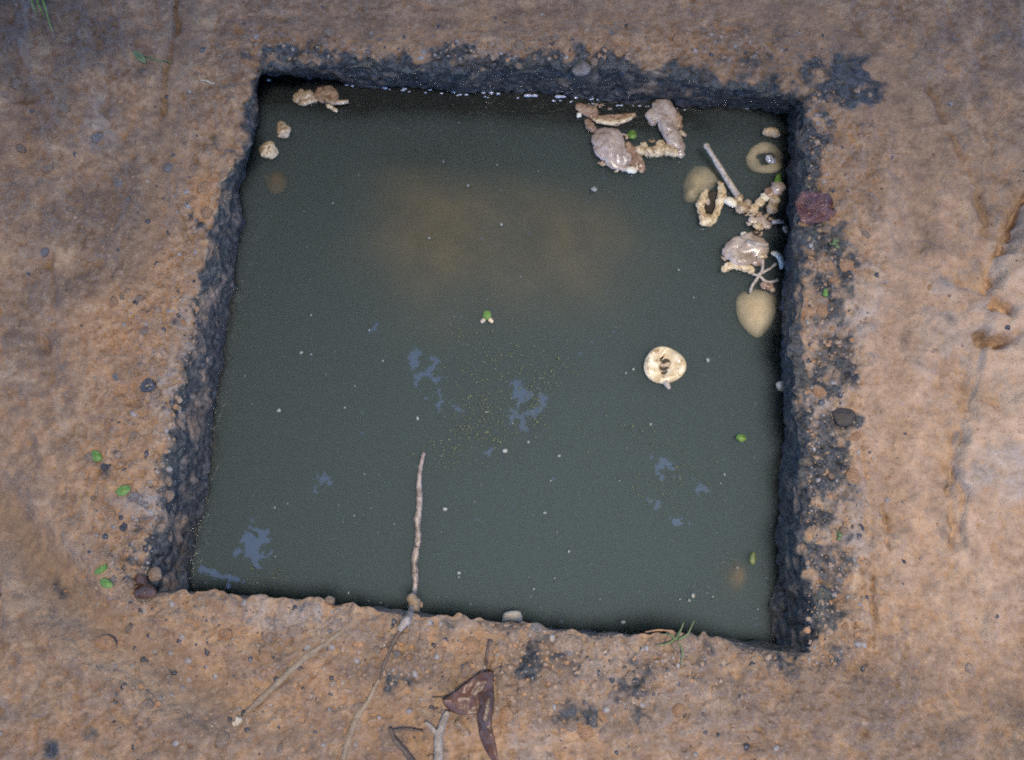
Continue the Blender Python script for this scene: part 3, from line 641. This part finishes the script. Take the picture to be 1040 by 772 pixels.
# ------------------------------------------------------------------ clump in the far right corner
tag(Geo().sheet([(694, 186), (701, 172), (714, 168), (727, 172), (730, 184), (718, 196), (705, 206), (695, 203)], -DEPTH - .0145, dome=.0095, wave=.005, thick=.003).build("sunken_pulp", 'pale_leaf'), "blurred grey pulp just under the water left of the horseshoe husk", "debris")
t = thing("horseshoe_husk", "cream horseshoe shaped husk floating open end up, far right", "husk", at(722, 210, -DEPTH))
Geo().path_lump([(718, 193, 2.4), (713, 203, 4.6), (712, 215, 4.4), (717, 223, 6.6), (725, 221, 5.2), (729, 212, 3.4), (732, 202, 5), (733, 191, 4.2), (730, 185, 2.2)], n=52, flat=.6, rough=.55, seed=18, lift=.5, rscale=1.4).build("rim", 'pale_husk', t)
Geo().path_lump([(718, 200, 2.4), (719, 208, 2.2)], rough=.3).build("inner_bit", 'mauve_pulp', t)
Geo().sheet([(715, 196), (731, 194), (729, 214), (722, 220), (714, 215)], -DEPTH - .001, dome=-.003).build("hollow", 'dark_hollow', t)
t = thing("grey_twig", "straight pale grey twig with a knob end pointing to the far wall", "twig", at(735, 175, -DEPTH))
Geo().tube(at(np.linspace(718, 749, 12), np.linspace(149, 199, 12), np.linspace(-.072, -.092, 12)), np.linspace(.0034, .0048, 12), rough=.18, seed=3).build("stem", 'grey_twig', t)
Geo().path_lump([(716, 147, 3.2), (719, 150, 3.4)], z=-.072, lift=0, rough=.2).build("knob", 'grey_twig', t)
t = thing("white_chip", "bright white chip floating at the foot of the grey twig", "chip", at(741, 204, -DEPTH))
Geo().path_lump([(737, 203, 4), (742, 205, 4.8), (747, 208, 3.8)], lift=.9, rough=.15, flat=.7).build("chip", 'cream', t)
t = thing("knotted_crumb_chain", "knotted tan and cream chain of crumbs from the grey twig to the right wall", "debris", at(764, 210, -DEPTH))
for p, q, r, m_ in ((750, 202, 5, 'tan_pulp'), (753, 211, 7, 'tan_pulp'), (758, 207, 5, 'mauve_pulp'), (765, 212, 5.5, 'pale_husk'), (771, 206, 5.5, 'pale_husk'), (776, 201, 5, 'cream'), (784, 212, 6, 'tan_pulp'), (781, 196, 6, 'brown_pulp'), (789, 192, 8, 'mauve_pulp'), (786, 204, 6, 'tan_pulp')):
    Geo().path_lump([(p - 1, q + 1, r), (p + 1, q - 1, r)], n=14, sides=12, rough=.45, seed=p, rscale=.8, lift=.5).build("crumb", m_, t)
t = thing("tan_clump", "ragged tan clump with a short stub, below the knotted crumb chain", "debris", at(772, 227, -DEPTH))
Geo().pulp([(766, 226, 7), (772, 224, 8), (779, 229, 7)], seed=23).build("pulp", 'mauve_pulp', t)
Geo().path_lump([(767, 229, 4.5), (771, 231, 4)], lift=1.2, rough=.3).build("pale_tip", 'pale_husk', t)
Geo().tube(at([784, 790, 796], [226, 225, 225], np.array([-.091, -.091, -.090])), [.0032, .003, .0026], rough=.3).build("stub", 'grey_twig', t)
tag(Geo().path_lump([(797, 231, 4), (799, 235, 3)], lift=.8, rough=.4, seed=24).build("tan_crumb", 'tan_pulp'), "single tan crumb against the right wall beside the ragged tan clump", "debris")
tag(Geo().path_lump([(776, 135, 4.5), (783, 134, 5.5), (790, 137, 5)], rough=.4, seed=25).build("brown_flake", 'tan_pulp'), "small brown flake floating just above the sunken ring shaped leaf", "debris")
t = thing("sunken_ring_leaf", "blurred pale ring shaped leaf under the water in the far right corner", "leaf", at(778, 161, -DEPTH))
ang = np.linspace(0, 2 * math.pi, 40, endpoint=False)
Geo().tube(at(777 + 14 * np.cos(ang), 161 + 11 * np.sin(ang), -DEPTH - .0085 + .002 * np.sin(2 * ang)), (6 + 1.2 * np.sin(ang * 3)) * PX, flat=.5, rough=.2, closed=True).build("rim", 'pale_leaf', t)
Geo().path_lump([(779, 160, 5), (786, 164, 4)], lift=-.2, rough=.2, flat=.5).build("blister", 'bubble', t)
tag(Geo().sheet([(788, 178), (792, 176), (794, 184), (791, 190), (786, 187)], -DEPTH + .004, dome=.002).build("green_leaf_bit", 'green_leaf'), "small bright green leaf bit beside the right wall, above the crumb chain", "leaf")
tag(Geo().path_lump([(755, 238, 3.6), (757, 239, 3.6)], lift=.9, rough=.2).build("cream_bead", 'cream'), "round cream bead just above the shiny wet lump", "debris")
t = thing("shiny_wet_lump", "shiny mauve wet lump with yellow edge and stalks, by the right wall", "debris", at(756, 258, -DEPTH))
Geo().pulp([(741, 254, 9), (750, 253, 14, 1), (762, 256, 14, 1), (771, 261, 9)], seed=27).build("pulp", 'mauve_pulp', t)
Geo().path_lump([(734, 275, 3), (742, 270, 4.5), (756, 272, 4.5), (765, 275, 4)], rough=.4, lift=.5, rscale=2.5).build("yellow_edge", 'pale_husk', t)
Geo().tube(at([758, 770, 780], [245, 248, 249], np.array([-.086, -.085, -.085])), [.0035, .0033, .0028], rough=.3).build("stub", 'grey_twig', t)
Geo().tube(at([769, 778], [262, 260], np.array([-.088, -.086])), [.003, .0028], rough=.3).build("stub", 'pale_husk', t)
t = thing("white_curl", "white curled sliver standing in the water against the right wall", "debris", at(791, 264, -DEPTH))
Geo().path_lump([(784, 257, 2.4), (790, 259, 3.2), (794, 266, 3.4), (794, 272, 2.4)], lift=.9, rough=.2).build("curl", 'cream', t)
t = thing("thin_stalks", "thin crossed brown stalks leading from the shiny lump to the pale sunken leaf", "stalk", at(772, 282, -DEPTH))
for pts in ([(775, 262), (774, 275), (769, 283), (764, 290), (762, 298)], [(764, 278), (772, 281), (778, 286), (786, 286), (790, 284)], [(770, 279), (780, 274), (788, 268)]):
    q = smooth_path(np.array(pts, float), 14); Geo().tube(at(q[:, 0], q[:, 1], -DEPTH + .004), np.full(14, .0021), rough=.3, sides=8).build("stalk", 'grey_twig', t)
Geo().path_lump([(773, 289, 3), (779, 290, 5), (784, 292, 3.4)], rough=.4, seed=31).build("brown_knot", 'brown_pulp', t)
Geo().path_lump([(782, 293, 3), (786, 295, 3)], rough=.3, lift=.5).build("pale_knot", 'tan_pulp', t)
tag(Geo().sheet([(747, 306), (752, 298), (764, 294), (777, 295), (787, 300), (789, 312), (785, 326), (778, 337), (769, 343), (758, 336), (749, 322)], -DEPTH - .0095, dome=.0065, wave=.0010, n=60, thick=.002).build("pale_sunken_leaf", 'pale_leaf'), "large pale heart shaped leaf just under the water by the right wall", "leaf")

for o_, a_ in ((bpy.data.objects["shiny_wet_lump"], (757, 260, 18, 11, 10)), (bpy.data.objects["knotted_crumb_chain"], (768, 208, 17, 8, 9)), (bpy.data.objects["tan_clump"], (773, 228, 10, 8, 6)), (bpy.data.objects["horseshoe_husk"], (722, 206, 11, 15, 4))):
    shreds(o_, *a_)
# ------------------------------------------------------------------ seed pod floating in the middle
t = thing("seed_pod", "round cream seed pod with a dark split hole floating alone on open water", "seed pod", at(675, 371, -DEPTH))
c0 = at(675, 371, -DEPTH); r0 = 21 * PX
prof = [(1.0, -.25), (1.03, .0), (1.0, .18), (.93, .31), (.83, .37), (.70, .35), (.58, .29), (.48, .25), (.40, .23), (.33, .16), (.27, .0), (.25, -.2)]
V = []; NA = 56
for k in range(NA):
    a_ = 2 * math.pi * k / NA
    wv_ = 1 + .035 * math.sin(2 * a_ + 1) + .02 * math.sin(3 * a_ + 2.2)
    for (rr, hh) in prof:
        ex = 1.0 if rr > .5 else (0.55 + .55 * abs(math.cos(a_ - 1.15)) ** 1.3)
        V.append((c0[0] + r0 * rr * wv_ * ex * math.cos(a_), c0[1] + r0 * rr * .95 * wv_ * ex * math.sin(a_), c0[2] + r0 * (hh * .62 + (.09 * math.sin(2 * a_ + 3 * rr) + .06 * math.sin(3 * a_ + 7 * rr + 1)) * (rr > .35))))
n_ = len(prof)
gpod = Geo(); gpod.v = V; gpod.f = [(k * n_ + i, ((k + 1) % NA) * n_ + i, ((k + 1) % NA) * n_ + i + 1, k * n_ + i + 1) for k in range(NA) for i in range(n_ - 1)]
gpod.build("shell", 'pod_shell', t)
Geo().sheet([(668, 366), (675, 361), (683, 366), (684, 375), (677, 381), (669, 377)], c0[2] + r0 * .06).build("hollow", 'dark_hollow', t)
Geo().path_lump([(671, 371, 1.5), (675, 371, 2.2), (680, 369, 1.5)], lift=2.0, rough=.3).build("bridge", 'tan_pulp', t)
Geo().tube(at([675, 678, 680], [388, 391, 395], np.array([-.094, -.094, -.095])), [.004, .0036, .002], rough=.3).build("stem", 'grey_twig', t)
for (p, q, r) in ((690, 366, 3),):
    Geo().path_lump([(p - 1, q, r), (p + 1, q, r)], n=12, sides=10, lift=1.6, flat=.4, rough=.4, seed=p).build("boss", 'cream', t)

# ------------------------------------------------------------------ the stick leaning on the near rim
q = smooth_path(np.array([(431, 460, -DEPTH + .001), (428, 470, -DEPTH + .003), (425.5, 490, -DEPTH + .003), (426, 510, -DEPTH + .003), (424, 530, -DEPTH + .003), (424.5, 548, -DEPTH + .003), (421, 570, -DEPTH + .003), (422, 590, -DEPTH + .004), (420, 604, -DEPTH + .010), (419, 614, -.06), (417, 622, -.025), (413, 630, .006), (405, 640, .012)], float), 60)
rad = np.interp(np.linspace(0, 1, 60), [0, .1, .3, .5, .7, .8, .9, 1], [.0030, .0026, .0042, .0040, .0030, .0036, .0055, .0035])
t = thing("stick", "long thin mottled stick standing out of the near rim into the water", "stick", at(418, 620, -.03))
Geo().tube(at(q[:, 0], q[:, 1], q[:, 2]), rad, sides=10, rough=.45, seed=41, rscale=2.2).build("stem", 'wet_stick', t)
Geo().path_lump([(416, 606, 4), (421, 612, 5.5), (419, 620, 5)], z=-.05, rough=.4, lift=.3, seed=42).build("mud_clot", 'root', t)
Geo().path_lump([(425, 612, 3), (428, 616, 2.4)], z=-.055, rough=.4, lift=.3).build("stub", 'root', t)
t = thing("flat_chip", "square cream chip at the waterline of the near rim", "chip", at(519, 627, -DEPTH))
Geo().sheet([(510, 629), (513, 622), (528, 621), (529, 633), (511, 634)], -DEPTH + .012, thick=.006, n=30, wave=.002).build("chip", 'pale_leaf', t)
t = thing("brown_straw", "thin brown straw lying along the near waterline left of the cream chip", "straw", at(495, 632, -.02))
Geo().tube(at([476, 490, 505, 512], [631, 632, 633, 634], -.012), [.0014, .0018, .0018, .0014], sides=7).build("stem", 'dark_twig', t)
tag(Geo().path_lump([(792, 391, 5.4), (796, 393, 5.4)], lift=.8, rough=.15, flat=.8).build("yellow_pebble", 'pale_husk'), "small round yellow pebble at the foot of the right wall", "pebble")
def wall_z(p, q, frac): return -DEPTH * frac
tag(Geo().path_lump([(193, 496, 2.6), (197, 493, 2.8)], z=-.090, lift=.6, rough=.1).build("white_shard", 'cream'), "tiny bright white shard at the foot of the left wall", "shard")
tag(Geo().path_lump([(190, 507, 3.4), (190, 512, 3)], z=-.085, lift=.6, rough=.3).build("tan_shard", 'tan_pulp'), "tiny tan shard below the white shard on the left wall", "shard")

# ------------------------------------------------------------------ leaves
def ground_leaf(outline, label, m_, name="green_leaf", lift=.003, **kw):
    o = np.array(outline, float); w = ground_at(*o.mean(0)); kw.setdefault('dome', .003)
    return tag(Geo().sheet(outline, w[2] + lift, **kw).build(name, m_), label, "leaf")
ground_leaf([(92, 459), (97, 457), (103, 461), (104, 467), (98, 469), (93, 466)], "round green leaf highest up on the soil left of the pit", 'green_leaf')
ground_leaf([(117, 499), (122, 494), (130, 493), (132, 498), (126, 503), (120, 503)], "green leaf on the soil beside two grey stones left of the pit", 'green_leaf')
ground_leaf([(95, 583), (99, 577), (107, 573), (108, 578), (101, 583)], "upper narrow green leaf of the pair left of the glossy brown leaf", 'green_leaf')
ground_leaf([(101, 590), (106, 587), (114, 592), (113, 597), (104, 596)], "lower green leaf of the pair left of the glossy brown leaf", 'green_leaf')
ground_leaf([(134, 53), (140, 52), (147, 58), (148, 64), (140, 61)], "narrow dull green leaf on the soil in the far left", 'olive_leaf')
t = thing("glossy_brown_leaf", "crumpled glossy red brown leaf at the near left corner of the pit", "leaf", ground_at(146, 595))
Geo().sheet([(135, 588), (140, 583), (148, 586), (150, 595), (142, 597)], ground_at(143, 590)[2] + .006, dome=.006, wave=.006, seed=4).build("upper_lobe", 'brown_leaf', t)
Geo().sheet([(136, 598), (147, 592), (158, 598), (157, 606), (146, 609), (137, 606)], ground_at(147, 600)[2] + .006, dome=.010, wave=.006, seed=5).build("lower_lobe", 'brown_leaf', t)
t = thing("green_sprig", "three lobed pale green sprig floating in the middle of the water", "leaf", at(494, 323, -DEPTH))
Geo().sheet([(490, 322), (492, 316), (497, 316), (499, 321), (495, 325)], -DEPTH + .003, dome=.002, n=20).build("leaflet", 'green_leaf', t)
Geo().path_lump([(489, 327, 2.6), (492, 324, 2.2)], lift=.6, n=10, sides=8).build("leaflet", 'pale_leaf', t)
Geo().path_lump([(500, 327, 2.6), (497, 324, 2.2)], lift=.6, n=10, sides=8).build("leaflet", 'pale_husk', t)
tag(Geo().sheet([(747, 445), (750, 441), (756, 442), (758, 446), (753, 449)], -DEPTH + .002, dome=.002, n=24).build("green_leaf_bit", 'green_leaf'), "small round green leaf floating alone in front of the right wall", "leaf")
tag(Geo().sheet([(762, 563), (766, 560), (768, 568), (765, 574), (761, 570)], -DEPTH - .001, dome=.001, n=24).build("green_leaf_bit", 'olive_leaf'), "dull green leaf bit in the water near the near right corner", "leaf")
ground_leaf([(807, 206), (815, 195), (830, 196), (841, 199), (849, 210), (845, 222), (830, 227), (815, 226)], "rotten wine red leaf plastered on the rim of the right wall", 'wine_leaf', "wine_red_leaf", lift=.004, dome=.004, wave=.010, seed=9, wscale=.014, rings=10, n=60)
ground_leaf([(845, 418), (856, 414), (868, 419), (866, 430), (852, 432)], "small dark plum leaf flat on the soil right of the pit", 'dark_hollow', "plum_leaf", lift=.003, wave=.004, seed=10)
for (p, q, lab) in ((838, 298, "tiny green moss tuft on the black stained soil right of the pit"), (853, 543, "tiny green moss tuft low on the soil right of the pit"), (848, 248, "faint green moss tuft below the wine red leaf")):
    g = Geo(); w = ground_at(p, q)
    for k in range(9):
        a_ = random.uniform(0, 6.3); rr = random.uniform(0, 5)
        g.path_lump([(p + rr * math.cos(a_), q + rr * math.sin(a_), random.uniform(1.2, 2.4))], z=w[2] + .001, n=6, sides=6, rough=.3)
    tag(g.build("moss_tuft", 'olive_leaf' if q != 298 else 'green_leaf'), lab, "moss")
t = thing("brown_leaf", "large torn wet brown leaf on the soil below the pit", "leaf", ground_at(485, 715))
w = ground_at(480, 715)[2]
Geo().sheet([(449, 712), (462, 703), (476, 692), (489, 683), (501, 684), (500, 700), (492, 712), (486, 724), (470, 726), (456, 722)], w + .007, dome=.005, wave=.010, seed=14, wscale=.02, rings=10, n=60).build("blade", 'brown_leaf', t)
Geo().sheet([(484, 700), (499, 690), (502, 712), (500, 735), (504, 758), (506, 778), (494, 764), (486, 742)], w + .006, dome=.005, wave=.010, seed=15, wscale=.02, rings=10, n=60).build("lobe", 'brown_leaf', t)
q = smooth_path(np.array([(440, 708), (470, 706), (492, 690), (494, 668), (497, 650)], float), 20)
Geo().tube(np.array([ground_at(*p) + [0, 0, .004] for p in q]), np.linspace(.001, .0016, 20), sides=7).build("stalk", 'dark_twig', t)
# ------------------------------------------------------------------ twigs and roots on the near soil
def ground_tube(pts, rads, up=.002, n=26, sides=9, rough=.25, seed=0):
    q = smooth_path(np.array(pts, float), n); W_ = np.array([ground_at(*p) for p in q])
    zz = np.convolve(np.pad(W_[:, 2], 4, mode='edge'), np.ones(9) / 9, 'valid'); r = np.interp(np.linspace(0, 1, n), np.linspace(0, 1, len(rads)), rads)
    return Geo().tube(np.c_[W_[:, :2], zz + up + r * .5], r, sides, 1, rough, seed, 2.5)
t = thing("forked_twig", "pale forked twig under the torn brown leaf below the pit", "twig", ground_at(446, 750))
ground_tube([(455, 722), (450, 735), (446, 748), (446, 765), (442, 800)], [.0034, .0040, .0048, .0052, .0052], .005).build("stem", 'twig_tan', t)
ground_tube([(433, 733), (440, 740), (446, 748)], [.0022, .003, .0035], .005, n=12).build("fork", 'twig_tan', t)
t = thing("dark_twig", "thin bent dark twig left of the forked twig below the pit", "twig", ground_at(410, 755))
ground_tube([(397, 739), (402, 751), (412, 762), (424, 780)], [.0026, .0030, .0032, .0034], .007).build("stem", 'dark_twig', t)
ground_tube([(398, 742), (412, 740), (430, 742)], [.0016, .0015, .001], .006, n=12).build("side_shoot", 'dark_twig', t)
tag(ground_tube([(356, 634), (335, 650), (310, 668), (288, 688), (265, 710), (246, 728)], [.0022, .0030, .0040, .0044, .0040, .0024], -.0022).build("root", 'root'), "long straight tan root half buried in the soil below the pit", "root")
tag(ground_tube([(385, 690), (372, 715), (362, 730), (350, 765), (345, 800)], [.0018, .003, .0036, .0034, .003], -.0005).build("root", 'root'), "short tan root half buried left of the thin dark twig", "root")
tag(ground_tube([(415, 632), (402, 648), (391, 672), (386, 690)], [.003, .0028, .0022, .0015], -.0005).build("root", 'dark_twig'), "thin dark root leading down from the stick at the near rim", "root")
w = ground_at(240, 733)[2]
tag(Geo().path_lump([(237, 735, 2.4), (241, 733, 3.4), (245, 731, 2.6)], z=w, lift=.3, rough=.6, seed=8).build("white_crumb", 'pale_leaf'), "white crumb at the lower end of the long tan root", "debris")
tag(Geo().path_lump([(150, 387, 4), (151, 392, 7), (153, 396, 6)], z=ground_at(151, 391)[2], lift=.5, rough=.4, seed=8).build("black_pebble", 'pebble_dark'), "glossy black pebble on the soil left of the pit", "pebble")
def straw(pts, label, m_='root', r=.0011):
    tag(ground_tube(pts, [r * .7, r, r * .6], .003, 16, 7).build("straw", m_), label, "straw")
straw([(205, 82), (212, 84), (219, 86)], "tiny pale straw on the soil near the far left corner of the pit", 'pale_leaf', .0013)
straw([(146, 58), (160, 62), (175, 65)], "thin green grass stalk on the soil beside the dull green leaf", 'olive_leaf')
def tuft(name, blades, label, m_='green_leaf'):
    p0 = blades[0][0]; t = thing(name, label, "grass", ground_at(*p0[:2]))
    for pts in blades:
        q = smooth_path(np.array([(*p, 0)[:3] for p in pts], float), 12); W_ = np.array([ground_at(p[0], p[1]) for p in q])
        zz = W_[:, 2] + .003 + q[:, 2] * 1e-3
        Geo().tube(np.c_[W_[:, :2], zz], np.linspace(.0017, .0004, 12), 6, .5).build("blade", m_, t)
tuft("grass_tuft", [[(42, -8, 0), (43, 6, 14), (47, 16, 16), (49, 22, 9)], [(40, -8, 0), (37, 6, 12), (40, 19, 8)], [(45, -9, 0), (50, 8, 18), (54, 24, 15), (56, 36, 6)], [(43, -9, 0), (46, 2, 10), (52, 8, 12)]], "small grass tuft in the far left corner of the soil")
tuft("grass_sprig", [[(686, 650, 0), (690, 640, 6), (693, 632, 8)], [(686, 650, 0), (680, 645, 5), (672, 644, 4)], [(688, 650, 0), (692, 662, 3), (691, 676, 1)], [(688, 650, 0), (697, 644, 5), (704, 630, 5)], [(684, 650, 0), (676, 654, 3), (666, 655, 1)]], "small green sprig on the near rim toward the right corner", 'olive_leaf')
straw([(655, 642), (668, 640), (684, 641)], "short orange straw along the near rim beside the green sprig", 'pebble_orange')

# ------------------------------------------------------------------ bubbles on the far waterline, specks on the water
bm = bmesh.new(); bmesh.ops.create_uvsphere(bm, u_segments=12, v_segments=8, radius=1.0); bme = bpy.data.meshes.new("foam_bubble"); bm.to_mesh(bme); bm.free()
bme.materials.append(M['bubble']); bme.polygons.foreach_set("use_smooth", [True] * len(bme.polygons))
bub = [(273, 80, 1.8), (352, 85, 1.6), (358, 86, 1.8), (391, 88, 2.4), (411, 89, 1.8), (437, 90, 1.6), (461, 92, 2), (472, 92, 2.4), (478, 92, 2), (491, 93, 1.7), (499, 93, 2.2), (506, 94, 2.2), (536, 96, 3), (543, 96, 2.6), (567, 97, 3), (572, 97, 2.4), (585, 98, 1.8), (600, 99, 3), (608, 100, 2), (616, 101, 2), (626, 100, 2), (640, 101, 3), (648, 101, 2.4), (655, 101, 1.8), (676, 103, 2.2), (713, 105, 2.6), (758, 109, 1.8), (795, 112, 1.8)]
bub += [(random.uniform(380, 700), 0, random.uniform(.8, 1.5)) for _ in range(26)]
for p, q, r in bub:
    if q == 0: q = 79 + (p - 266) * .065 + random.uniform(2, 4)
    o = bpy.data.objects.new("foam_bubble", bme); COL.objects.link(o); w = at(p, q + 1.5, -DEPTH); o.location = (w[0], w[1], -DEPTH + r * PX * .3); o.scale = (r * PX * random.uniform(.9, 1.9), r * PX * .62, r * PX * .6)
    tag(o, "tiny shiny bubble in the row along the far waterline", "bubble", "bubbles along the far waterline")
def specks(name, m_, pts):
    bm = bmesh.new(); bmesh.ops.create_icosphere(bm, subdivisions=1, radius=1.0); bv = np.array([v.co[:] for v in bm.verts]); bf = np.array([[v.index for v in f.verts] for f in bm.faces]); bm.free()
    V = []; Fc = []
    for k, (p, q, r) in enumerate(pts):
        v = bv * (1 + .3 * rng.uniform(-1, 1, (len(bv), 1))) * [r * random.uniform(.6, 1.5), r * random.uniform(.6, 1.5), r * .35]; Fc.append(bf + k * len(bv)); V.append(v * PX + at(p, q, -DEPTH + .0003))
    o = mesh_obj(name, np.vstack(V), [tuple(f) for f in np.vstack(Fc).tolist()], M[m_]); o['kind'] = 'stuff'; return o
pts = []
while len(pts) < 210:
    p, q = random.uniform(205, 790), random.uniform(110, 630)
    if random.random() < .35 and q < 300: continue
    pts.append((p, q, .35 + 1.0 * random.random() ** 4))
pts += [(509, 228, 2), (603, 192, 2.6), (719, 366, 3), (513, 458, 2.2), (424, 425, 2.2), (316, 320, 1.8), (283, 417, 1.8), (568, 463, 2), (466, 582, 2.2), (452, 517, 2), (553, 521, 2), (700, 610, 2.4), (704, 605, 2), (633, 632, 3), (316, 360, 1.4), (578, 560, 1.6), (724, 606, 1.5), (736, 482, 1.8), (306, 358, 2)]
specks("floating_specks", 'pale_speck', pts)
pts = []
for cx, cy, sx, sy, n in ((500, 400, 32, 26, 170), (510, 360, 26, 14, 60), (490, 435, 26, 20, 150), (560, 380, 22, 16, 70), (545, 410, 10, 14, 60), (455, 460, 26, 14, 60), (690, 490, 40, 20, 90), (640, 440, 40, 16, 40), (470, 340, 16, 8, 30), (270, 590, 20, 10, 30)):
    pts += [(random.gauss(cx, sx * .8), random.gauss(cy, sy * .8), .3 + .9 * random.random() ** 3) for _ in range(int(n * 2.2))]
specks("leaf_reflection_flecks", 'olive_fleck', pts)  # olive flecks added to imitate sunlit leaves reflected in the water

# ------------------------------------------------------------------ the tree whose branches hang over the pit (seen mirrored in the water)
tree = thing("overhanging_tree", "broad leafy tree whose branches hang over the pit, mirrored in the water", "tree", (-2.6, 4.6, 0))
HC = 3.6
def mirror(p, q, h=HC):
    w = at(p, q, -DEPTH); c = np.array([0, 0, H]); dv = w - c; return w[:2] + dv[:2] / -dv[2] * (h + DEPTH)
patches = []
for p, q, rx, ry in ((262, 548, 9, 13), (257, 562, 6, 8), (212, 586, 14, 5), (232, 588, 8, 5), (428, 372, 9, 8), (432, 383, 6, 6), (420, 362, 4, 6), (455, 413, 8, 5), (537, 410, 9, 10), (532, 425, 7, 6), (526, 396, 4, 6),
                     (680, 480, 9, 5), (704, 492, 6, 4), (668, 470, 5, 4), (724, 500, 5, 4), (330, 488, 5, 4), (440, 400, 4, 4), (318, 497, 3, 3), (500, 455, 5, 3), (240, 560, 4, 4), (664, 512, 5, 4), (656, 265, 4, 3), (380, 330, 3, 3), (690, 530, 6, 4)):
    for k in range(max(2, int(rx * ry / 4.5))):          # each break in the leaves is a cluster of little openings
        a_ = random.uniform(0, 6.3); d_ = 1.9 * math.sqrt(random.random()); patches.append((p + rx * d_ * math.cos(a_), q + ry * d_ * math.sin(a_), random.uniform(.6, 2.8), random.uniform(.6, 2.4)))
gaps = []
for p, q, rx, ry in patches:
    c = mirror(p, q); e = mirror(p + rx, q); f = mirror(p, q - ry); gaps.append((c[0], c[1], abs(e[0] - c[0]) + .014, abs(f[1] - c[1]) + .014))
gaps = np.array(gaps)
def leaves(x, y, zz, size):
    c = np.c_[x, y, zz]; sv = np.array(sd)
    toff = c - np.array([0.12, 0.06, 0]); al = toff @ sv; ov = toff - al[:, None] * sv; off = np.hypot(ov[:, 0] / 1.6, ov[:, 1])
    c = c[off > 0.56]; n = len(c)  # opening in the unseen crown, shaped to let the sun reach the pit
    a_ = rng.uniform(0, 6.3, n); L = (size * rng.uniform(.7, 1.3, n))[:, None]; wd = L * .5
    ux = np.c_[np.cos(a_), np.sin(a_), rng.uniform(-.4, .4, n)]; vx = np.c_[-np.sin(a_), np.cos(a_), rng.uniform(-.5, .5, n)]
    V = np.stack([c - ux * L, c - ux * L * .2 + vx * wd, c + ux * L * .4 + vx * wd * .8, c + ux * L * 1.1, c + ux * L * .4 - vx * wd * .8, c - ux * L * .2 - vx * wd], 1).reshape(-1, 3)
    b = np.arange(n) * 6
    return V, np.vstack([np.c_[b, b + 1, b + 2, b + 3], np.c_[b, b + 3, b + 4, b + 5]])
nD = 130000
x = rng.uniform(-1.7, 1.7, nD); y = rng.uniform(-0.9, 3.1, nD); zz = HC + rng.uniform(-.07, .07, nD)
keep = np.ones(nD, bool)
for g_ in gaps: keep &= ((x - g_[0]) / g_[2]) ** 2 + ((y - g_[1]) / g_[3]) ** 2 > rng.uniform(.7, 1.6, nD)
V1, F1 = leaves(x[keep], y[keep], zz[keep], .024)
nL = 60000
x = rng.uniform(-6, 5, nL); y = rng.uniform(-5, 7.5, nL); zz = rng.uniform(3.3, 5.6, nL)
k_ = (zz + .1) / 3.7; keep = ~((np.abs(x) < 1.6 * k_ + .12) & (y > -.7) & (y < 3.0 * k_))
V2, F2 = leaves(x[keep], y[keep], zz[keep], .12)
mesh_obj("crown", np.vstack([V1, V2]), np.vstack([F1, F2 + len(V1)]).tolist(), M['canopy_leaf'], tree, smooth=False)
Geo().tube(np.array([(-2.6, 4.6, -.1), (-2.58, 4.5, 1.0), (-2.5, 4.4, 2.2), (-2.35, 4.1, 3.4), (-2.2, 3.9, 4.6), (-2.1, 3.8, 5.6)]), [.26, .21, .18, .15, .1, .04], 14, rough=.15).build("trunk", 'bark', tree)
for pts, r in (([(-2.45, 4.3, 2.8), (-1.6, 3.4, 3.4), (-.7, 2.4, 3.75), (.3, 1.4, 3.8), (1.2, .6, 3.85)], .09), ([(-2.5, 4.4, 2.4), (-2.2, 3.0, 3.2), (-1.6, 1.5, 3.75), (-1.0, .2, 3.8)], .08), ([(-2.3, 4.1, 3.5), (-.8, 4.0, 4.2), (.6, 3.6, 4.4), (1.8, 3.3, 4.5)], .07), ([(-2.5, 4.4, 3.0), (-3.6, 3.4, 4.0), (-4.4, 2.0, 4.4)], .07)):
    q = smooth_path(np.array(pts), 16); Geo().tube(q, np.linspace(r, r * .25, 16), 8, rough=.15).build("branch", 'bark', tree)
